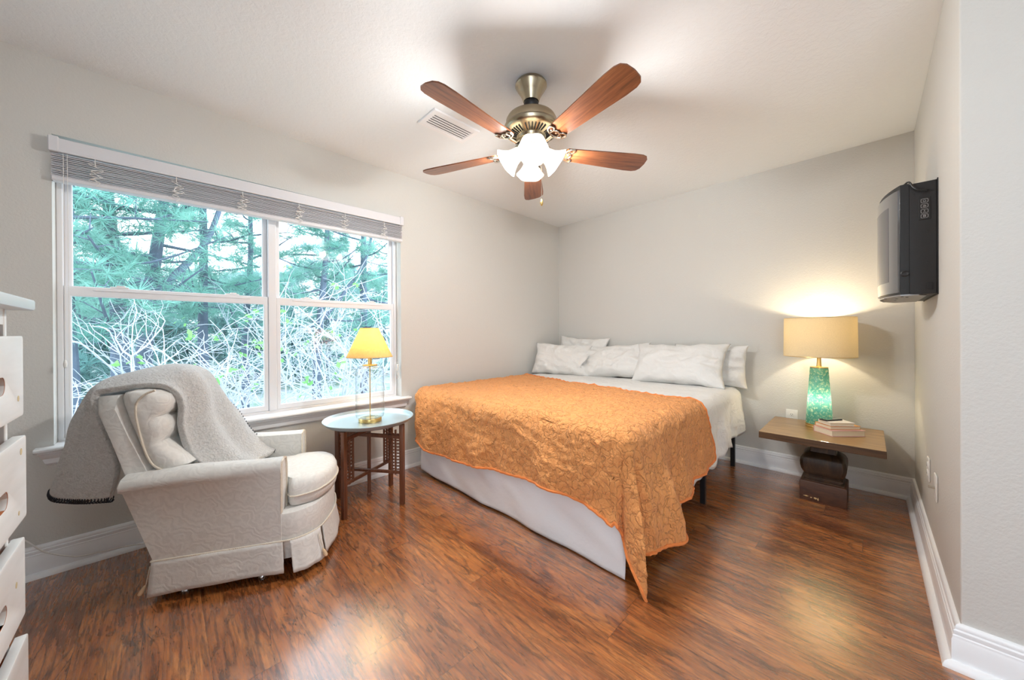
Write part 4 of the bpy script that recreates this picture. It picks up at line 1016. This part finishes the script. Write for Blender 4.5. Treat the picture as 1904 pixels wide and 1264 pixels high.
for k, (ztop, hh) in enumerate(ZD):
    yf = DYF+.022+(.0, .003, .0, .004)[k]; x0, x1 = DX0-.028+(.004, 0, .002, 0)[k], DX1+.028
    cu = bpy.data.curves.new('tmp', 'CURVE'); cu.dimensions = '2D'; cu.fill_mode = 'BOTH'; cu.extrude = .009; cu.bevel_depth = .002; cu.bevel_resolution = 1
    z1 = ztop; z0 = ztop-hh
    def add(pts):
        sp = cu.splines.new('POLY'); sp.points.add(len(pts)-1); sp.use_cyclic_u = True
        for p, q in zip(sp.points, pts): p.co = (q[0], q[1], 0, 1)
    add(rrect((x0+x1)/2, (z0+z1)/2, x1-x0, z1-z0, .008))
    for xc in (-1.455, -1.06): add(list(reversed(rrect(xc, z0+hh*.44, .135, .048, .0239))))
    tmp = bpy.data.objects.new('tmp', cu); col.objects.link(tmp); dg = bpy.context.evaluated_depsgraph_get(); me = bpy.data.meshes.new_from_object(tmp.evaluated_get(dg))
    bm = B(); bm.from_mesh(me); bpy.data.objects.remove(tmp); bpy.data.curves.remove(cu); bpy.data.meshes.remove(me)
    bmesh.ops.transform(bm, matrix=Matrix.Translation((0, yf-.011, 0)) @ Matrix.Rotation(PI/2, 4, 'X'), verts=bm.verts[:])
    bmesh.ops.remove_doubles(bm, verts=bm.verts[:], dist=1e-5)
    d = obj('drawer', bm, M['dresser'], dr, smooth=30)
    bm = B(); box(bm, (DX0+.024, DYF-.40, z0+.02), (DX0+.034, yf-.022, z1-.02)); box(bm, (DX1-.034, DYF-.40, z0+.02), (DX1-.024, yf-.022, z1-.02)); box(bm, (DX0+.024, DYF-.40, z0+.02), (DX1-.024, yf-.022, z0+.03)); box(bm, (DX0+.034, yf-.07, z0+.03), (DX1-.034, yf-.065, z1-.02))
    obj('drawer_box', bm, M['drawer_in'], d, smooth=0)
    for xc in (-1.455, -1.06):
        lo_ = rrect(xc, z0+hh*.44, .131, .044, .0219); li_ = rrect(xc, z0+hh*.44, .136, .049, .0244)
        bm = B(); ring_mesh(bm, [[V((x, y, z)) for x, z in q] for q, y in ((li_, yf-.021), (lo_, yf-.021), (lo_, yf-.0012), (li_, yf-.0012))], True, False); obj('pull_edge', bm, M['drawer_in'], d, label='raw orange pine edge of the pull')
    for (dx, dz, r) in (((.05, .05, .008),), ((.05, .19, .009), (.075, .03, .006)), ((.085, .12, .008),), ((.06, .10, .008),))[k]:
        bm = B(); lathe(bm, [(0, .0), (r, 0), (r, .0006), (0, .0008)], (x0+dx, yf, z0+dz), 14, (0, 1, 0))
        obj('wood_knot', bm, M['knot'], d)

# ------------------------------------------------------------------ white cord by the left baseboard
pts = [V((XL+.30, -.62, .03)), V((XL+.06, -.50, .215)), V((XL+.035, -.40, .115)), V((XL+.05, -.33, .072)), V((XL+.055, -.28, .055)), V((XL+.05, -.12, .035)), V((XL+.06, -.02, .006)), V((XL+.16, -.04, .005)), V((XL+.19, .0, .006)), V((XL+.14, .03, .012)), V((XL+.11, -.01, .006)), V((XL+.17, -.02, .012)), V((XL+.20, .03, .005)), V((XL+.3, .1, .005))]
bm = B(); tube(bm, spline(pts, 8), .0032, 7); o = obj('power_cord', bm, M['cordw'], origin=pts[3]); tag(o, 'white power cord trailing along the baseboard behind the armchair', 'cord')

# ------------------------------------------------------------------ outdoors
GZ = -.75
def ground_mat():
    t = NT('leaf_litter_ground'); n = t.noise(t.coord(), 1.3, 8, .7); t.set('Base Color', t.ramp(n, [(.35, (.14, .28, .20)), (.5, (.30, .38, .36)), (.62, (.46, .48, .52))])); t.set('Roughness', .95); t.bump(n, .5, .1); return t.m
bm = B(); grid(bm, lambda u, v: V((-3.3-u*45, -34+v*80, GZ+.12*nz((u*30, v*40, 0), .6, 1)+u*u*1.5)), 60, 80); g = obj('ground', bm, ground_mat()); g['kind'] = 'structure'
def needle_mat(name, c0, c1):
    t = NT(name); n = t.noise(t.coord(), 1.1, 3); t.set('Base Color', t.ramp(n, [(.35, c0), (.65, c1)])); t.set('Roughness', .6)
    tr = t.node('ShaderNodeBsdfTranslucent'); tr.inputs[0].default_value = (*[min(1, k*1.3) for k in c1], 1); mx = t.node('ShaderNodeMixShader'); mx.inputs[0].default_value = .35
    t.l.new(t.p.outputs[0], mx.inputs[1]); t.l.new(tr.outputs[0], mx.inputs[2]); t.l.new(mx.outputs[0], t.out.inputs[0]); return t.m
M['needle'] = needle_mat('pine_needles', (.10, .30, .27), (.23, .48, .41))
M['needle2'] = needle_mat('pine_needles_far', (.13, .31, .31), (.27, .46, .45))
M['bark'] = plain('pine_bark', (.11, .15, .21), .9, 0, .2, (14, .6, .03), .25)
M['twig'] = plain('bare_pale_twig', (.50, .55, .62), .8, 0, .2)
M['leaf'] = needle_mat('vine_leaf', (.10, .38, .10), (.26, .55, .18))
def tuft(bm, c, r, n, rng, wd=.026):
    c = V(c); up = V((rng.gauss(0, 1), rng.gauss(0, 1), rng.gauss(.4, .8))).normalized()
    for k in range(n):
        d = (V((rng.gauss(0, 1), rng.gauss(0, 1), rng.gauss(0, .8))).normalized()+up*.5).normalized()
        L = r*rng.uniform(.7, 1.15); s = d.orthogonal().normalized(); s = s*math.cos(k)+d.cross(s)*math.sin(k)
        a = bm.verts.new(c+s*r*wd*.6); b = bm.verts.new(c-s*r*wd*.6); e = bm.verts.new(c+d*L); m1 = bm.verts.new(c+d*L*.5+s*r*wd); bm.faces.new((a, b, e, m1))
def pine(label, base, h, r0, seed, bend=(0, 0), fork=False, zlo=.25, nb=26, reach=2.0, tn=14, tr=.34, mat='needle', low=None, group='pine trees outside the window'):
    nb = int(nb*1.45); rng = random.Random(seed); base = V(base); t = thing('pine_tree', label, 'tree', base, group)
    ax = [base+V((bend[0]*k*k, bend[1]*k*k, h*k))+V((.08*nz((k*3, seed, 0), 1), .08*nz((k*3, seed, 4), 1), 0)) for k in [i/9 for i in range(10)]]
    bm = B(); tube(bm, ax, [r0*(1-.75*i/9) for i in range(10)], 10)
    if fork:
        p = ax[3]; tube(bm, spline([p, p+V((.1, .5, .7)), p+V((.0, 1.1, 1.7)), p+V((0, 1.4, 3.2))], 4), [r0*.55*(1-.6*i/12) for i in range(13)], 8)
    obj('trunk', bm, M['bark'], t)
    bb = B(); bn = B()
    for k in range(nb):
        q = zlo+(1-zlo)*(k/nb)**.9; i = min(8, int(q*9)); p = ax[i].lerp(ax[i+1], q*9-i); an = k*2.4+rng.uniform(-.4, .4); L = reach*(1.1-.65*q)*rng.uniform(.6, 1.15)
        d = V((math.cos(an), math.sin(an), rng.uniform(-.15, .35)))
        pts = spline([p, p+d*L*.45+V((0, 0, -.03*L)), p+d*L+V((0, 0, rng.uniform(-.1, .25)*L))], 4)
        tube(bb, pts, [.030*(1-.75*m/(len(pts)-1))*max(r0, .11)/.12 for m in range(len(pts))], 5)
        for m in range(rng.randint(4, 6)):
            f = rng.uniform(.35, 1.0); x = pts[min(len(pts)-1, int(f*(len(pts)-1)))]; e = x+V((rng.gauss(0, .3), rng.gauss(0, .3), rng.gauss(.05, .2)))*L*.5
            tube(bb, [x, x.lerp(e, .5)+V((0, 0, .05)), e], [.009, .007, .004], 4)
            for q2 in range(5): tuft(bn, x.lerp(e, 1.05-.2*q2)+V((rng.gauss(0, .09), rng.gauss(0, .09), rng.gauss(0, .06))), tr*rng.uniform(.5, .85), tn, rng)
    obj('branches', bb, M['bark'], t); obj('needles', bn, M[mat], t, smooth=0); return t
def gp(px, X, py=700):
    p = at('X', X, px, py); return (X, p.y, GZ)
pine('near pine with a thick forked trunk seen through the left half of the left window', gp(228, -8.2), 6.0, .13, 11, (0, -.3), True, .30, 22, 2.6, 24, .32)
pine('leaning pine just right of the forked pine, behind the left window', gp(262, -9.2), 7.0, .14, 12, (.2, .8), False, .30, 16, 2.2, 24, .32)
pine('straight tall pine trunk standing against open sky in the left window', gp(380, -9.6), 8.5, .10, 13, (0, -.1), False, .30, 12, 1.8, 24, .30)
pine('pine whose boughs fill the space beside the centre mullion', gp(455, -10.5), 7.0, .09, 14, (0, .3), False, .28, 18, 1.9, 24, .32)
pine('pine with a dark bent trunk in the left part of the right window', gp(590, -9.0), 6.5, .10, 15, (.1, .5), True, .26, 22, 1.8, 24, .30)
pine('straight pine trunk in the right part of the right window', gp(676, -9.4), 8.0, .12, 16, (0, .1), False, .26, 20, 1.8, 24, .30)
pine('pine near the left jamb with boughs crossing the upper left corner of the window', gp(128, -7.6), 6.0, .085, 17, (.2, .1), False, .34, 24, 2.2, 24, .30)
pine('slender pine at the right jamb behind bare branches', gp(735, -11.5), 7.5, .10, 18, (0, 0), False, .24, 18, 1.7, 24, .32)
far = [(150, -17), (215, -15), (285, -18), (345, -15.5), (420, -18), (480, -15), (545, -17), (610, -15), (660, -18.5), (715, -16), (800, -19), (90, -16)]
words = ['behind the left jamb', 'low behind the forked pine', 'between the forked pine and the straight trunk', 'just left of the straight trunk', 'right of the straight trunk', 'behind the centre mullion', 'at the left edge of the right window', 'behind the bent dark trunk', 'left of the right-hand straight trunk', 'just inside the right jamb', 'farthest right, past the right jamb', 'farthest left, past the left jamb']
for k, ((px, X), wd_) in enumerate(zip(far, words)):
    pine('distant bushy pine '+wd_, gp(px, X), 3.3+(1.1 if 500 < px < 730 else 0)+1.3*((k*37) % 10)/10, .10, 40+k, (0, 0), False, .08, 22, 2.1, 16, .55, 'needle2', group='distant pines behind the near trees')
def shrub(label, base, seed, nst=7, h=2.1, spread=1.1, leaves=0, lean=(0, 0)):
    rng = random.Random(seed); base = V(base); t = thing('bare_shrub', label, 'shrub', base, 'bare shrubs outside the window'); bm = B(); tips = []
    def grow(p, d, L, r, lv):
        n = 5; pts = [p]; q = p.copy(); dd = d.copy()
        for k in range(n):
            dd = (dd+V((rng.gauss(0, .16), rng.gauss(0, .16), rng.gauss(-.01, .10)))).normalized(); q = q+dd*L/n; pts.append(q.copy())
        tube(bm, pts, [r*(1-.55*k/n) for k in range(n+1)], 4 if lv else 6); tips.append(q)
        if lv < 2+(seed % 2):
            for k in range((4, 3, 2)[lv]):
                m = rng.randint(1, n); nd = (dd+V((rng.gauss(0, .75), rng.gauss(0, .75), rng.gauss(.12, .5)))).normalized(); grow(pts[m], nd, L*rng.uniform(.40, .70), r*.58, lv+1)
    for k in range(nst):
        an = 2*PI*k/nst+rng.random(); grow(base+V((rng.gauss(0, .15), rng.gauss(0, .15), 0)), V((math.cos(an)*spread*.45+lean[0], math.sin(an)*spread*.45+lean[1], 1)).normalized(), h*rng.uniform(.6, .95), .018, 0)
    obj('branches', bm, M['twig'], t)
    if leaves:
        bl_ = B()
        for k in range(leaves):
            c = rng.choice(tips)+V((rng.gauss(0, .05), rng.gauss(0, .05), rng.gauss(0, .05)))
            for q in range(3):
                d = V((rng.gauss(0, 1), rng.gauss(0, 1), rng.gauss(0, 1))).normalized()*.04; s = d.orthogonal()*.6
                bl_.faces.new([bl_.verts.new(p) for p in (c-d, c+s*.9, c+d, c-s*.9)]); c = c+V((rng.gauss(0, .05), rng.gauss(0, .05), rng.gauss(0, .05)))
        obj('leaves', bl_, M['leaf'], t, smooth=0)
shrub('pale bare shrub with long branches arching in from beyond the left jamb', gp(120, -5.6), 21, 6, 2.1, 1.3, 0, (0, .35))
shrub('pale bare shrub just behind the back of the armchair', gp(290, -5.4), 22, 7, 1.9, 1.4, 0)
shrub('pale bare shrub with thick crossing stems left of the centre mullion', gp(425, -5.2), 23, 7, 2.1, 1.0, 12)
shrub('pale bare shrub with a few green leaves just right of the centre mullion', gp(548, -5.3), 24, 8, 2.1, 1.1, 26)
shrub('dense pale bare shrub directly behind the glass lamp', gp(640, -5.6), 25, 6, 2.4, 1.0, 14)
shrub('tall pale bare shrub rising along the right jamb', gp(728, -6.2), 26, 8, 2.9, .9, 0)
shrub('bare shrub farther back, showing low through the left window', gp(350, -7.6), 27, 8, 2.4, 1.3, 0)
shrub('bare shrub farther back, showing between the right window shrubs', gp(600, -7.8), 28, 8, 2.8, 1.1, 0)
